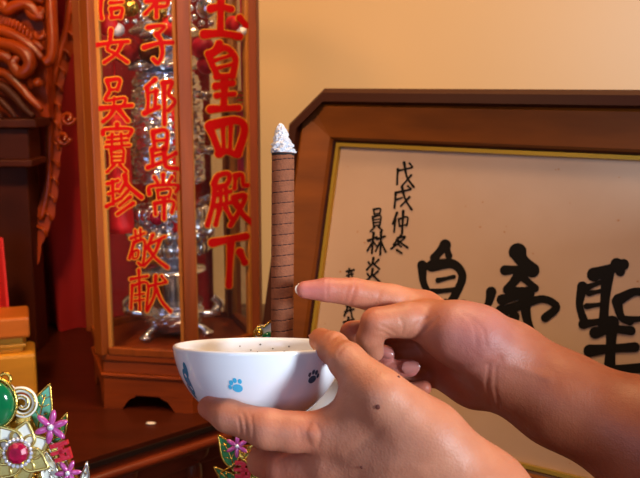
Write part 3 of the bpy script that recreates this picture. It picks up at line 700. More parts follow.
tag(mb.build('porcelain_vase'), 'plain white porcelain vase glimpsed between bowl and thumb', 'vase')
# ------------------------------------------------------------------ incense column behind the bowl
DI = .71
ib = W(282, 372, DI); it = W(283, 153, DI); ih = it - ib; il = ih.length; iu = ih.normalized()
RI = 11.3 / F * DI
ic = empty('incense_stick', ib, 'thick brown coiled incense column with a white ash tip behind the bowl', 'incense')
mb = MB(); seg = 64; rows = 420; pitch = 10.6 / F * DI; ia = X; iby = iu.cross(ia).normalized(); ia = iby.cross(iu).normalized()
vs = []; fs = []; fm = []
for j in range(rows + 1):
    z = il * j / rows
    for i in range(seg):
        a = 2 * math.pi * i / seg
        ph = ((z / pitch) - .11 * math.cos(a - .3) + .3 * math.sin(z * 60) / 6.28) % 1.0
        g = min(ph, 1 - ph)
        r = RI * (1 - .04 * math.exp(-(g / .045) ** 2)) * (1 + .008 * noise.noise(V((math.cos(a) * 2, math.sin(a) * 2, z * 200))))
        vs.append(ib + ia * r * math.cos(a) + iby * r * math.sin(a) + iu * z)
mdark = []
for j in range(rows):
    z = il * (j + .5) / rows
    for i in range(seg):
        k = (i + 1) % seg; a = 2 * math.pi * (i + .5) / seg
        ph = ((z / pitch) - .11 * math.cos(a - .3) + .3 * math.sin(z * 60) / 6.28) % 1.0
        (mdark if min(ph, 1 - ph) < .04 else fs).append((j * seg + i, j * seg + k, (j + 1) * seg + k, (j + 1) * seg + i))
mb.add(vs, fs + [list(range(seg))[::-1], list(range(rows * seg, (rows + 1) * seg))], inc_m)
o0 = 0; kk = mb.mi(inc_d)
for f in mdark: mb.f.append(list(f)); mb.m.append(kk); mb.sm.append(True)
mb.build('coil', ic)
mb = MB(); mb.lathe([(RI * 1.005, il - .0022), (RI * 1.01, il - .0004), (RI * .9, il + .0006)], char_m, ib, iu, 40); mb.build('charred_ring', ic)
mb = MB(); vs = []; fs = []; seg = 48; rows = 50; hA = 30 / F * DI
for j in range(rows + 1):
    t = j / rows
    prof_r = RI * (1.0 if t < .08 else (1 - (t - .08) / .92) ** .62) * (1 - .06 * math.sin(t * 3.1)) + .0004
    for i in range(seg):
        a = 2 * math.pi * i / seg; q = V((math.cos(a), math.sin(a), t * 4))
        n_ = noise.noise(q * 2.2) * .22 + noise.noise(q * 5) * .20 + noise.noise(q * 12) * .12
        r = prof_r * (1 + n_)
        vs.append(ib + iu * (il + hA * t) + ia * (r * math.cos(a) - .0022 * t) + iby * r * math.sin(a))
for j in range(rows):
    for i in range(seg): k = (i + 1) % seg; fs.append((j * seg + i, j * seg + k, (j + 1) * seg + k, (j + 1) * seg + i))
fs += [list(range(seg))[::-1], list(range(rows * seg, (rows + 1) * seg))]
mb.add(vs, fs, ash_m); mb.build('ash_tip', ic)
# ------------------------------------------------------------------ jewelled gold ornaments
def P3(pts, d): return [W(x, y, d) for x, y in pts]
def leaf(name, par, tip, base, wid, m, edge, d, bend=0, r=1.1, ribs=True):
    t, b = V(tip + (0,)), V(base + (0,)); ax_ = (t - b); nn = V((-ax_.y, ax_.x, 0)).normalized(); L = []
    prof_ = [(0, .25), (.2, .8), (.4, 1), (.6, .8), (.8, .42), (1, 0)]
    lf = [b + ax_ * q + nn * (wid * w + bend * math.sin(q * 3.14)) for q, w in prof_]; rt = [b + ax_ * q + nn * (-wid * w + bend * math.sin(q * 3.14)) for q, w in prof_]
    out = smooth_line(lf, 4) + smooth_line(rt, 4)[::-1][1:]
    mb = MB(); mb.prism(P3([(p.x, p.y) for p in out], d), fwc * .002, m); o = mb.build(name, par)
    mb = MB(); rr = r / F * d
    mb.tube(P3([(p.x, p.y) for p in out], d - .0003), rr, edge, 6, closed=False)
    md = [b + ax_ * q + nn * bend * math.sin(q * 3.14) for q in (0, .25, .5, .75)]
    if ribs: mb.tube(P3([(p.x, p.y) for p in md], d - .0004), rr * .6, edge, 6)
    for q in (.25, .45, .65) if ribs else ():
        c = b + ax_ * q + nn * bend * math.sin(q * 3.14)
        for sg in (1, -1): mb.tube(P3([(c.x, c.y), ((c + ax_ * .12 + nn * sg * wid * .6).x, (c + ax_ * .12 + nn * sg * wid * .6).y)], d - .0004), rr * .45, edge, 5)
    mb.build('rim', o)
def flower(par, cx, cy, r, n, m, core, d, rot=0, edge=None):
    mb = MB(); c = W(cx, cy, d)
    for k in range(n):
        a = rot + 2 * math.pi * k / n; dr = (X * math.cos(a) + upc * math.sin(a)); R = r / F * d
        rotm = Matrix((dr, (-fwc), dr.cross(-fwc))).transposed()
        mb.ell(c + dr * R * .55, (R * .5, R * .16, R * .2), m, 12, 8, rot=rotm)
    o = mb.build('flower', par)
    mb = MB(); mb.ell(c - fwc * .0012, r * .2 / F * d, core, 12, 8); mb.build('flower_centre', o)
def fret(par, cx, cy, s, ang, d):
    mb = MB(); ca, sa = math.cos(ang), math.sin(ang)
    def rect(x0, y0, x1, y1):
        pts = [(x0, y0), (x1, y0), (x1, y1), (x0, y1)]
        mb.prism(P3([(cx + (x * ca - y * sa) * s, cy + (x * sa + y * ca) * s) for x, y in pts], d), fwc * .004, enamel_r)
    rect(-.45, -.5, .5, -.27); rect(-.08, -.28, .18, .29); rect(-.5, -.1, .5, .1); rect(-.4, .28, .5, .5); rect(.3, .09, .5, .29)
    mb.build('fret_plaque', par)
def scroll(par, cx, cy, r, d, dirn=1, tail=None):
    pts = [(cx + dirn * (r * (1 - i / 40 * .82)) * math.cos(-2.2 + i / 40 * 2 * math.pi * 1.75), cy + (r * (1 - i / 40 * .82)) * math.sin(-2.2 + i / 40 * 2 * math.pi * 1.75)) for i in range(41)]
    if tail: pts = tail + pts
    L = smooth_line([V(p + (0,)) for p in pts], 2); n = len(L)
    mb = MB(); mb.tube([W(p.x, p.y, d) for p in L], [(r * .21 - r * .08 * i / n) / F * d for i in range(n)], enamel_w, 8); o = mb.build('scroll', par)
    mb = MB(); mb.tube([W(p.x, p.y, d - .0016 * r / 15 * 1.5 + .0006 * i / n) for i, p in enumerate(L)], r * .055 / F * d, gold, 6)
    lo = [p + V((0, r * .18, 0)) for p in L]
    mb.build('scroll_rim', o)
DC = .60
cb = W(20, 520, DC + .02); cr = empty('jewelled_crown', (cb.x, cb.y, LZ), 'ornate gold crown with green cabochon and ruby flower at lower left', 'crown')
# crown shell: gold backing with filigree
shell = [(-60, 400), (-40, 380), (0, 384), (14, 392), (30, 398), (36, 420), (50, 440), (64, 452), (72, 470), (80, 490), (84, 530), (-60, 530)]
mb = MB(); mb.prism(P3(shell, DC + .008), fwc * .006, gold)
rs = random.Random(3)
for k in range(60):
    x, y = rs.uniform(-30, 70), rs.uniform(402, 520)
    if x > 36 and y < 440: continue
    if x > 20 + (y - 400) * .7: continue
    mb.tube(spiral(x, y, 5, 1, rs.uniform(0, 6), 1.2, DC + .007, 12), .0008, gold, 5)
mb.build('gold_shell', cr)
mb = MB(); mb.lathe([(.040, LZ), (.042, LZ + .01), (.014, LZ + .03), (.012, cb.z - .02), (.02, cb.z), (.012, W(20, 500, DC).z)], gold, V((cb.x, cb.y + .012, 0))); mb.build('stand', cr)
mb = MB(); c = W(-8, 404, DC - .004); mb.ell(c, (.0150, .008, .0165), gem_g, 28, 18); gm = mb.build('green_cabochon', cr)
mb = MB(); mb.tube([c + fwc * .002 + X * .0158 * math.cos(t) + upc * .0173 * math.sin(t) for t in [k * math.pi / 20 for k in range(40)]], .0012, gold, 6, closed=True); mb.build('bezel', gm)
mb = MB(); mb.tube([W(5 + 5.5 * math.cos(t), 379 + 5.5 * math.sin(t), DC) for t in [k * math.pi / 10 for k in range(20)]], .0013, gold, 8, closed=True); mb.build('ring', cr)
scroll(cr, 22, 404, 15.5, DC, 1, [(8, 386), (12, 389), (22, 391), (30, 394)][:2])
leaf('leaf', cr, (50, 384), (38, 428), 11, enamel_g, gold, DC + .004, -2)
leaf('leaf', cr, (67, 413), (48, 446), 7, enamel_g, gold, DC + .005, 2)
flower(cr, 51, 427, 17, 6, enamel_p, gem_w, DC - .003, .35)
fret(cr, 60, 452, 19, -.28, DC - .004)
# ruby flower
for k in range(7):
    a = -math.pi / 2 + .25 + k * 2 * math.pi / 7; tx_, ty_ = 19 + 33 * math.cos(a), 453 + 33 * math.sin(a)
    leaf('petal', cr, (tx_, ty_), (19 + 3 * math.cos(a), 453 + 3 * math.sin(a)), 12, pale_gold if k in (2, 3, 4, 5) else enamel_w, pale_gold, DC - .003 + .0006 * (k % 2), 0, 1.7, False)
mb = MB(); c = W(17.5, 453, DC - .008)
rt_ = Matrix((X, upc, -fwc)).transposed()
mb.lathe([(11 / F * DC, 0), (10.2 / F * DC, .0022), (6.5 / F * DC, .0042)], gem_r, c, -fwc, 10); mb.ell(c, (10 / F * DC, .0025, 10 / F * DC), gem_r); rb = mb.build('ruby', cr, flat=True)
mb = MB()
for k in range(20):
    a = 2 * math.pi * k / 20; mb.ell(c + (X * math.cos(a) + upc * math.sin(a)) * 13.4 / F * DC, .0014, gem_w, 8, 6)
mb.build('diamond_ring', rb)
leaf('leaf', cr, (78, 486), (46, 440), 9, gold, silver_edge, DC + .002, 4)
leaf('leaf', cr, (64, 500), (44, 452), 8, enamel_w, silver_edge, DC + .001, 3)
flower(cr, 68, 473, 13, 6, enamel_p, gem_w, DC - .003, .1)
leaf('leaf', cr, (87, 462), (82, 500), 5, enamel_w, silver_edge, DC + .002, 0)
# second ornament carrying the incense
DO = .705
ob = W(284, 520, DO); oc = empty('incense_holder', (ob.x, ob.y, LZ), 'gold jewelled incense holder with green leaves and pink flower under the bowl', 'incense holder')
mb = MB(); cx_ = V((ib.x, ib.y, 0))
mb.lathe([(.028, LZ), (.030, LZ + .008), (.016, LZ + .02), (.012, LZ + .06), (.016, ib.z - .04), (.020, ib.z - .012), (.018, ib.z - .0005)], gold, cx_, seg=36); mb.build('stem', oc)
mb = MB(); mb.lathe([(RI * 1.1, ib.z - .002), (RI * 1.6, ib.z - .001), (RI * 1.5, ib.z + .008), (RI * 1.12, ib.z + .008)], gold, cx_, seg=36); mb.build('socket', oc)
mb = MB(); mb.prism(P3([(226, 448), (250, 446), (262, 440), (285, 420), (290, 500), (238, 500), (232, 470)], DO - .002), fwc * .005, gold); mb.build('gold_backing', oc)
leaf('leaf', oc, (218, 435), (234, 468), 8.5, enamel_g, gold, DO - .006, 2.5, 1.0)
leaf('leaf', oc, (214, 467), (240, 484), 6, enamel_g, gold, DO - .005, -2, 1.0)
leaf('leaf', oc, (254, 472), (246, 452), 4, enamel_g, gold, DO - .005, 0, .9)
leaf('leaf', oc, (256, 452), (246, 460), 2.4, gold, gold, DO - .005, 0, .8)
flower(oc, 237, 446, 11.5, 6, enamel_p, gem_w, DO - .009, .5)
fret(oc, 242, 470, 17, .05, DO - .010)
mb = MB(); mb.tube(P3([(240, 450), (240, 458), (246, 462), (252, 470)], DO - .010), .0009, gold, 6); mb.tube(P3([(222, 472), (232, 466), (236, 462)], DO - .009), .0009, gold, 6); mb.build('gold_wire', oc)
# scroll finial rising behind the bowl beside the incense
mb = MB(); mb.prism(P3([(255, 331), (259, 325), (266, 325), (272, 320), (274, 345), (262, 360), (255, 340)], DI + .014), fwc * .002, enamel_w); o = mb.build('finial', oc)
mb = MB(); mb.tube(P3([(254, 338), (254.5, 331), (258, 326.5), (264, 327), (268, 323.5), (274, 319)], DI + .0135), .0011, gold, 6)
mb.tube(spiral(258.5, 333, 4.2, .8, -2.6, 1.5, DI + .0132, 20), .0010, gold, 6)
mb.tube(P3([(262, 358), (262, 400), (268, 440)], DI + .012), .0018, gold, 6); mb.build('finial_rim', o)
mb = MB(); mb.ell(W(270, 340, DI + .012), (.0075, .004, .007), gem_g); mb.build('green_stone', oc)
# ------------------------------------------------------------------ person : signed distance field -> surface nets
def surface(prims_groups, h, tintfn=None):
    """prims_groups: list of (k_join, [(a, b, ra, rb), ...], k_inner)"""
    allp = [p for g in prims_groups for p in g[1]]
    lo = np.min([np.minimum(np.array(p[0]) - p[2], np.array(p[1]) - p[3]) for p in allp], 0) - 4 * h - .012
    hi = np.max([np.maximum(np.array(p[0]) + p[2], np.array(p[1]) + p[3]) for p in allp], 0) + 4 * h + .012
    n = np.ceil((hi - lo) / h).astype(int) + 1
    Dg = np.full(n, 9.0, np.float32)
    axs = [lo[i] + h * np.arange(n[i]) for i in range(3)]
    def smin(a, b, k):
        if k <= 0: return np.minimum(a, b)
        q = np.maximum(k - np.abs(a - b), 0) / k
        return np.minimum(a, b) - q * q * q * k / 6
    for kj, prims, ki in prims_groups:
        mg = max(kj, ki) + 3 * h
        glo = np.min([np.minimum(np.array(p[0]) - p[2], np.array(p[1]) - p[3]) for p in prims], 0) - mg
        ghi = np.max([np.maximum(np.array(p[0]) + p[2], np.array(p[1]) + p[3]) for p in prims], 0) + mg
        i0 = np.maximum(((glo - lo) / h).astype(int), 0); i1 = np.minimum(((ghi - lo) / h).astype(int) + 2, n)
        G = np.full(i1 - i0, 9.0, np.float32)
        for p in prims:
            plo = np.minimum(np.array(p[0]) - p[2], np.array(p[1]) - p[3]) - mg; phi = np.maximum(np.array(p[0]) + p[2], np.array(p[1]) + p[3]) + mg
            j0 = np.maximum(((plo - lo) / h).astype(int), i0); j1 = np.minimum(((phi - lo) / h).astype(int) + 2, i1)
            gx = axs[0][j0[0]:j1[0], None, None]; gy = axs[1][None, j0[1]:j1[1], None]; gz = axs[2][None, None, j0[2]:j1[2]]
            a = np.array(p[0]); ba = np.array(p[1]) - a; l2 = max(1e-12, float(ba @ ba))
            px_, py_, pz_ = gx - a[0], gy - a[1], gz - a[2]
            t = np.clip((px_ * ba[0] + py_ * ba[1] + pz_ * ba[2]) / l2, 0, 1)
            dist = np.sqrt((px_ - ba[0] * t) ** 2 + (py_ - ba[1] * t) ** 2 + (pz_ - ba[2] * t) ** 2) - (p[2] + (p[3] - p[2]) * t)
            sl = tuple(slice(j0[i] - i0[i], j1[i] - i0[i]) for i in range(3))
            G[sl] = smin(G[sl], dist.astype(np.float32), ki)
        sl = tuple(slice(i0[i], i1[i]) for i in range(3))
        Dg[sl] = smin(Dg[sl], G, kj)
    neg = Dg < 0
    c = [slice(0, -1), slice(1, None)]
    acc = None; cnt = None
    cell = np.zeros(n - 1, bool); pos = np.zeros(tuple(n - 1) + (3,), np.float32); num = np.zeros(n - 1, np.int16)
    corners = [(i, j, k) for i in (0, 1) for j in (0, 1) for k in (0, 1)]
    for ca in corners:
        for axn in range(3):
            if ca[axn]: continue
            cb_ = list(ca); cb_[axn] = 1
            sa = Dg[c[ca[0]], c[ca[1]], c[ca[2]]]; sb = Dg[c[cb_[0]], c[cb_[1]], c[cb_[2]]]
            x = (sa < 0) != (sb < 0)
            w = np.where(x)
            tt = sa[w] / (sa[w] - sb[w])
            off = np.array(ca, np.float32)[None, :].repeat(len(tt), 0); off[:, axn] = tt
            pos[w] += off; num[w] += 1
    idx = np.full(n - 1, -1, np.int64); w = np.where(num > 0); idx[w] = np.arange(len(w[0]))
    verts = (np.stack(w, 1) + pos[w] / num[w][:, None]) * h + lo
    faces = []
    for axn in range(3):
        o1, o2 = [(1, 2), (2, 0), (0, 1)][axn]
        sl0 = [slice(1, -1)] * 3; sl1 = [slice(1, -1)] * 3; sl0[axn] = slice(1, -2); sl1[axn] = slice(2, -1)
        sA, sB = neg[tuple(sl0)], neg[tuple(sl1)]
        e_ = np.stack(np.where(sA != sB), 1) + 1
        flip = neg[e_[:, 0], e_[:, 1], e_[:, 2]]
        d1 = np.zeros(3, int); d1[o1] = 1; d2 = np.zeros(3, int); d2[o2] = 1
        q = [e_ - d1 - d2, e_ - d2, e_, e_ - d1]
        q = np.stack([idx[a[:, 0], a[:, 1], a[:, 2]] for a in q], 1)
        q[~flip] = q[~flip][:, ::-1]
        faces.append(q)
    faces = np.concatenate(faces)
    # light Laplacian relax
    nv = len(verts)
    ed_ = np.concatenate([faces[:, [0, 1]], faces[:, [1, 2]], faces[:, [2, 3]], faces[:, [3, 0]]])
    for it_ in range(3):
        s_ = np.zeros((nv, 3)); k_ = np.zeros(nv)
        for a_, b_ in ((0, 1), (1, 0)):
            for ax3 in range(3): s_[:, ax3] += np.bincount(ed_[:, a_], verts[ed_[:, b_], ax3], nv)
            k_ += np.bincount(ed_[:, a_], minlength=nv)
        verts = verts * .5 + .5 * s_ / np.maximum(k_, 1)[:, None]
    return verts, faces
mm = .001
def J(px, py, d): return np.array(W(px, py, d))
def chain(pts, rs): return [(pts[i], pts[i + 1], rs[i] * mm, rs[i + 1] * mm) for i in range(len(pts) - 1)]
# left (front) hand holding the bowl
lw = J(478, 503, .530)
MI, MM_, MR, MP = J(338, 431, .540), J(330, 466, .546), J(338, 500, .560), J(352, 530, .578)
L_el = J(735, 742, .53)
palm = []
palm += chain([MI, J(400, 452, .530), lw], [13, 17, 23])
palm += chain([MM_, J(395, 478, .536), lw], [13, 16, 23])
palm += chain([MR, J(400, 508, .550), lw + np.array(V((0, 0, -.006)))], [12.5, 15, 22])
palm += chain([MP, J(410, 535, .562), lw + np.array(V((0, 0, -.012)))], [12, 15, 21])
palm += chain([J(384, 397, .518), J(428, 436, .524), lw + np.array(V((.004, .004, .006)))], [13, 18, 23])
palm += chain([J(366, 384, .528), J(359, 402, .532), J(354, 424, .538)], [9, 9, 10])
palm += chain([J(392, 420, .530), J(365, 430, .538)], [13, 12])
fore_l = chain([lw, J(525, 548, .532), J(620, 640, .535), L_el], [25, 28, 35, 37])
groups_l = [(0, palm + fore_l, .024)]
groups_l.append((.012, chain([MI, J(292, 432, .540), J(268, 429, .541), J(228, 416, .550), J(209, 407.5, .562)], [12.6, 11.8, 12, 9.8, 7.4]), .006))
groups_l.append((.012, chain([J(400, 410, .520), J(383, 396, .518), J(347, 361, .538), J(333, 348, .560), J(321, 340, .577)], [14, 12.8, 11, 9.8, 8]), .006))
groups_l.append((.006, chain([MM_, J(282, 470, .562), J(262, 462, .590), J(262, 452, .612)], [12.5, 10.8, 9.8, 8]), .003))
groups_l.append((.005, chain([MR, J(292, 500, .580), J(275, 484, .605), J(272, 460, .622)], [12, 10.5, 9.5, 7.6]), .003))
groups_l.append((.005, chain([MP, J(312, 525, .605), J(300, 500, .622), J(298, 470, .630)], [10.5, 9, 8, 6.6]), .003))
# right (back) hand pointing
DR = .672
rw = J(508, 362, .668)
RI_, RM_, RR_, RP_ = J(424, 309, .690), J(428, 330, .700), J(434, 352, .704), J(444, 374, .703)
R_el = J(768, 505, .60)
palm_r = chain([RI_, J(460, 334, .688), rw + np.array(V((0, .008, .002)))], [12.5, 15, 21])
palm_r += chain([RM_, J(470, 350, .692), rw], [12, 16, 23])
palm_r += chain([RR_, J(474, 366, .692), rw], [12, 16, 22])
palm_r += chain([RP_, J(476, 382, .688), rw + np.array(V((0, -.002, -.012)))], [12, 16, 20])
palm_r += chain([J(424, 322, .668), J(454, 332, .656), J(478, 340, .654), rw + np.array(V((0, -.006, 0)))], [14, 19, 21, 17])
fore_r = chain([rw + np.array(V((0, 0, .000))), J(560, 392, .66), J(650, 432, .645), R_el], [23, 27, 35, 36])
fore_r += chain([rw + np.array(V((0, 0, -.012))), J(556, 404, .66), J(648, 452, .645), R_el], [21, 27, 34, 36])
groups_r = [(0, palm_r + fore_r, .026)]
groups_r.append((.010, chain([RI_, J(392, 301, .684), J(353, 292, .676), J(327, 289.8, .672), J(305, 289.8, .670)], [13.6, 13, 10.8, 9.2, 6.8]), .003))
groups_r.append((.006, chain([J(434, 322, .668), J(406, 320, .658), J(376, 323, .652), J(370, 338, .654), J(374, 352, .660)], [15, 13.4, 11.4, 10, 7.6]), .003))
groups_r.append((.002, chain([RM_, J(390, 330, .700), J(352, 333, .694), J(362, 351, .682), J(386, 354, .674)], [11.5, 10.5, 9.2, 8.4, 6.8]), .003))
groups_r.append((.002, chain([RR_, J(395, 352, .702), J(366, 356, .694), J(380, 370, .680), J(410, 368, .672)], [11.5, 10.3, 9.2, 8.4, 6.8]), .003))
groups_r.append((.002, chain([RP_, J(412, 378, .700), J(388, 384, .694), J(398, 393, .684), J(424, 388, .678)], [10.5, 9, 8.2, 7.4, 6]), .003))
V1, F1 = surface(groups_l, .0012)
V2, F2 = surface(groups_r, .0013)
def crease(Vs, Fs, lines):
    a, b, c = Vs[Fs[:, 0]], Vs[Fs[:, 1]], Vs[Fs[:, 2]]
    fn_ = np.cross(b - a, c - a); N = np.zeros_like(Vs)
    for k in range(4):
        for x3 in range(3): N[:, x3] += np.bincount(Fs[:, k], fn_[:, x3], len(Vs))
    N /= np.maximum(np.linalg.norm(N, axis=1), 1e-12)[:, None]
    q = Vs - np.array(CAM); dep = q @ np.array(fwc); px_ = 320 + F * q[:, 0] / dep; py_ = 239 - F * (q @ np.array(upc)) / dep
    face = np.clip(-(N * q).sum(1) / np.linalg.norm(q, axis=1), 0, 1) ** .5
    out = np.zeros(len(Vs))
    for pts, amp, w in lines:
        d2 = np.full(len(Vs), 1e9); L = smooth_line([V(p + (0,)) for p in pts], 4)
        tmin = np.zeros(len(Vs))
        for i, (p0, p1) in enumerate(zip(L, L[1:])):
            e = p1 - p0; l2 = max(e.x ** 2 + e.y ** 2, 1e-9); t = np.clip(((px_ - p0.x) * e.x + (py_ - p0.y) * e.y) / l2, 0, 1)
            d = (px_ - p0.x - t * e.x) ** 2 + (py_ - p0.y - t * e.y) ** 2
            d2 = np.minimum(d2, d)
        out += amp * np.exp(-d2 / (w * w))
    return Vs - N * (out * face * mm)[:, None]
V1 = crease(V1, F1, [([(329, 345), (333, 339), (339, 335)], .7, 1.6), ([(333, 349), (338, 342), (346, 339)], .6, 1.5), ([(338, 354), (343, 347), (350, 344)], .4, 1.5), ([(325, 341), (328, 335), (332, 332)], .4, 1.3),
    ([(238, 418), (240, 428), (241, 438)], .55, 1.5), ([(243, 414), (246, 428), (247, 442)], .6, 1.5), ([(251, 416), (253, 428), (253, 442)], .4, 1.5),
    ([(309, 424), (306, 433), (310, 445)], .5, 1.8), ([(317, 425), (321, 435), (318, 446)], .5, 1.8), ([(312, 434), (313, 436)], -1.4, 7), ([(300, 430), (302, 440)], .35, 2),
    ([(203, 402), (207, 409), (206, 417)], .35, 1.4), ([(345, 392), (356, 400), (362, 412)], .35, 2.5), ([(380, 430), (350, 452)], .4, 5), ([(420, 470), (380, 466), (345, 462)], -.5, 7), ([(335, 470), (350, 472)], -.8, 8)])
V2 = crease(V2, F2, [([(328.5, 280), (327, 289), (327.5, 299)], .55, 1.4), ([(357, 280), (354, 292), (350, 304)], .85, 1.8), ([(350, 282), (347, 292), (345, 302)], .35, 1.3), ([(381, 286), (378, 298), (371, 308)], .5, 2.2),
    ([(376, 331), (383, 332), (390, 336)], .6, 1.4), ([(381, 326), (388, 329), (396, 334)], .55, 1.4), ([(400, 318), (403, 325), (402, 333)], .5, 1.5), ([(407, 335), (416, 326), (426, 318)], .8, 2.2), ([(418, 336), (428, 327), (437, 318)], .5, 2.0),
    ([(462, 312), (474, 326), (476, 346)], .3, 2), ([(470, 316), (483, 330), (486, 346)], .3, 2), ([(489, 366), (487, 385), (492, 408)], .8, 2.2), ([(496, 368), (495, 388), (499, 408)], .5, 2), ([(430, 352), (448, 366), (478, 369), (500, 360)], 1.1, 4), ([(484, 356), (520, 368), (548, 378)], -.6, 5)])
# upper arms, neck and head, standing to the right outside the picture
Sl, Sr = np.array((.53, .40, 1.31)), np.array((.53, .70, 1.31))
hc = np.array((.54, .55, 1.55))
head = [(hc + np.array((.0, 0, .03)), hc + np.array((.02, 0, .03)), .078, .082), (hc + np.array((-.03, 0, -.05)), hc + np.array((-.01, 0, 0)), .05, .07), (hc + np.array((-.045, 0, -.085)), hc + np.array((-.02, 0, -.06)), .028, .05),
        (hc + np.array((.02, 0, -.06)), np.array((.545, .55, 1.33)), .052, .06), (hc + np.array((-.078, 0, .01)), hc + np.array((-.098, 0, -.022)), .008, .013),
        (hc + np.array((-.072, -.02, -.052)), hc + np.array((-.072, .02, -.052)), .012, .012)]
head += [(hc + np.array((.01, s_ * .076, .0)), hc + np.array((.018, s_ * .082, .03)), .012, .016) for s_ in (-1, 1)]
V5, F5 = surface([(0, head + chain([L_el, Sl], [37, 48]) + chain([R_el, Sr], [35, 48]) + chain([Sl, Sr], [48, 48]), .02)], .005)
vv = np.concatenate([V1, V2, V5]); off = np.cumsum([0, len(V1), len(V2)])
ff = np.concatenate([F1, F2 + off[1], F5 + off[2]])
# close the elbow joints so that hands, arms and shoulders form one continuous surface
link_ = []
for vs0, o0_, el in ((V1, off[0], L_el), (V2, off[1], R_el)):
    i0 = np.argsort(((vs0 - el) ** 2).sum(1))[:60]; d5 = ((V5[None, :, :] - vs0[i0][:, None, :]) ** 2).sum(2)
    for k0 in np.argsort(d5.min(1))[:6]:
        j0 = np.argsort(d5[k0])[:2]; link_.append([i0[k0] + o0_, i0[(k0 + 1) % 60] + o0_, j0[1] + off[2], j0[0] + off[2]])
ff = np.concatenate([ff, np.array(link_)])
me = bpy.data.meshes.new('person'); me.from_pydata(vv.tolist(), [], ff.tolist()); me.materials.append(skin_m)
me.polygons.foreach_set('use_smooth', [True] * len(ff))
base = np.array(rgb(200, 134, 102)[:3]); red = np.array(rgb(184, 84, 66)[:3]); pale = np.array(rgb(212, 154, 118)[:3]); tan = np.array(rgb(182, 102, 58)[:3]); thenarc = np.array(rgb(206, 142, 140)[:3]); forearm_shade = np.array(rgb(138, 70, 38)[:3]); palmc = np.array(rgb(192, 112, 112)[:3])
tint = np.tile(base, (len(vv), 1))
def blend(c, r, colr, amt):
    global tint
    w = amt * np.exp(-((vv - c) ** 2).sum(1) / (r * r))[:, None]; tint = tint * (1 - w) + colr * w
for (x, y, d, r, colr, am) in ((318, 338, .585, .016, tan, .7), (343, 352, .565, .014, red, .45), (210, 407, .56, .016, red, .7), (312, 430, .54, .014, red, .5), (262, 428, .54, .012, red, .35), (345, 405, .55, .02, tan, .8),
                                (290, 465, .57, .03, red, .7), (310, 289, .67, .022, palmc, .8), (352, 292, .67, .010, red, .5), (370, 322, .65, .014, red, .4), (478, 338, .64, .032, thenarc, .9), (450, 385, .68, .03, red, .9),
                                (610, 420, .64, .13, forearm_shade, .9), (350, 330, .69, .012, red, .6), (412, 368, .67, .012, palmc, .8), (386, 354, .67, .012, palmc, .7), (440, 300, .68, .02, tan, .6)):  # wide forearm patch is light falloff painted into the skin tint
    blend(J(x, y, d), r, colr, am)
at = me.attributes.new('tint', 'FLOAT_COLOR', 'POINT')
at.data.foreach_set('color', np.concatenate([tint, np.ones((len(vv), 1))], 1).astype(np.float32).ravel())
person = bpy.data.objects.new('person', me); COL.objects.link(person)
tag(person, 'person reaching in from the right, one hand holding the bowl, other hand pointing at incense', 'person')
def nail(px, py, d, lx, ly, ang, m, face=None, name='fingernail', label=None):
    c = W(px, py, d); dr = X * math.cos(ang) + upc * math.sin(ang); nn = (face or -fwc).normalized(); dr = (dr - nn * dr.dot(nn)).normalized(); sd = nn.cross(dr)
    mb = MB(); vs = []; fs = []; n1, n2 = 12, 8
    for s_ in (0, 1):
        for i in range(n1 + 1):
            t = -1 + 2 * i / n1; hw = ly * (1 - abs(t) ** 3.5) ** .5 if abs(t) < 1 else 0
            for k in range(n2 + 1):
                w = -1 + 2 * k / n2; vs.append(c + dr * lx * t + sd * hw * w + nn * (.0012 - .0022 * (w * hw / ly) ** 2 - .0010 * t * t - .0006 * s_))
    q = (n1 + 1) * (n2 + 1)
    for s_ in (0, q):
        for i in range(n1):
            for k in range(n2): a = s_ + i * (n2 + 1) + k; fs.append((a, a + 1, a + n2 + 2, a + n2 + 1))
    mb.add(vs, fs, m); o = mb.build(name, person)
    if label: tag(o, label)
    return o
nail(387, 353.5, .6668, .0052, .0040, -.3, nail_m)
nail(411, 367.5, .6648, .0070, .0046, .12, nail_m)
# pointing index: nail on the far upper side, its white edge showing past the tip
mb = MB(); mb.tube(smooth_line([W(299.0, 283.6, .669), W(296.0, 287.5, .668), W(296.2, 291.5, .668), W(298.6, 295.0, .669)], 4), [.0004] * 3 + [.0007] * 7 + [.0004] * 3, nail_w, 8); tag(mb.build('fingernail_edge', person), 'white nail edge')
nail(316, 333, .588, .0055, .0045, 2.6, nail_m, face=(-X * .35 + upc * .9 - fwc * .1))
nail(205, 409, .5585, .0040, .0034, 2.5, nail_m, face=(-X * .75 - upc * .35 - fwc * .55))
# moles lie on the skin: drop onto the mesh
from mathutils.bvhtree import BVHTree
bvh = BVHTree.FromPolygons([tuple(v) for v in V1.tolist()], F1.tolist())
for px, py, r in ((378, 407, .0015), (398.5, 377, .0009), (362, 467.5, .0010)):
    h = bvh.ray_cast(CAM, ray(px, py).normalized())
    if h[0]:
        mb = MB(); mb.ell(h[0], (r, r, r), mole_m, 10, 8, rot=Matrix.Diagonal((1, .4, 1))); mb.build('mole', person)
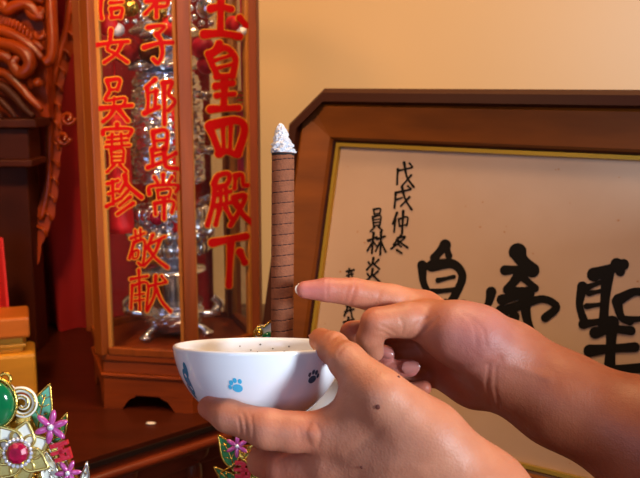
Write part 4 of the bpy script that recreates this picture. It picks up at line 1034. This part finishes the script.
# shirt and hair (outside the picture)
sh_g = [(0, chain([np.array((.55, .55, 1.28)), np.array((.55, .55, .80))], [115, 120]) + chain([np.array((.54, .44, 1.29)), np.array((.54, .66, 1.29))], [70, 70]) + chain([np.array((.55, .46, 1.22)), np.array((.55, .47, .8))], [95, 100]) + chain([np.array((.55, .63, 1.22)), np.array((.55, .63, .8))], [80, 90])
         + chain([Sl, Sl * .35 + L_el * .65], [62, 54]) + chain([Sr, Sr * .35 + R_el * .65], [62, 52]), .04)]
Va, Fa = surface(sh_g, .008)
me = bpy.data.meshes.new('shirt'); me.from_pydata(Va.tolist(), [], Fa.tolist()); me.materials.append(shirt_m); me.polygons.foreach_set('use_smooth', [True] * len(Fa))
o = bpy.data.objects.new('shirt', me); COL.objects.link(o); o.parent = person
Va, Fa = surface([(0, [(hc + np.array((.015, 0, .05)), hc + np.array((.035, 0, .03)), .084, .086), (hc + np.array((.05, 0, 0)), hc + np.array((.06, 0, -.06)), .07, .05)], .02)], .005)
me = bpy.data.meshes.new('hair'); me.from_pydata(Va.tolist(), [], Fa.tolist()); me.materials.append(hair_m); me.polygons.foreach_set('use_smooth', [True] * len(Fa))
o = bpy.data.objects.new('hair', me); COL.objects.link(o); o.parent = person
# ------------------------------------------------------------------ light
wd = bpy.data.worlds.new('world'); S.world = wd; wd.use_nodes = True
bg = wd.node_tree.nodes['Background']; bg.inputs[0].default_value = (.50, .42, .38, 1); bg.inputs[1].default_value = .13
def area(name, loc, target, size, power, col, sy=None, spread=180):
    l = bpy.data.lights.new(name, 'AREA'); l.energy = power; l.color = col; l.size = size; l.spread = math.radians(spread)
    if sy: l.shape = 'RECTANGLE'; l.size_y = sy
    o = bpy.data.objects.new(name, l); COL.objects.link(o); o.location = loc
    o.rotation_euler = (V(target) - V(loc)).to_track_quat('-Z', 'Y').to_euler(); return o
area('doorway_daylight', (2.05, -1.08, 1.78), (0, .6, 1.28), .40, 108, (.76, .87, 1.0), .5)
area('window_daylight', (-.45, -.45, 1.50), (.05, .65, 1.28), .5, 4.2, (.45, .60, 1.0), .6)
area('ceiling_lamp', (.25, .85, 2.7), (.1, 1.1, 1.0), .5, 24, (1.0, .62, .30))
area('altar_lamp', (-.42, .42, 2.15), (-.30, 1.3, 1.25), .16, 2.4, (1.0, .62, .32), None, 75)
vs_ = S.view_settings; vs_.view_transform = 'Standard'; vs_.look = 'None'; vs_.gamma = 1; vs_.use_curve_mapping = False; vs_.exposure = 0.0
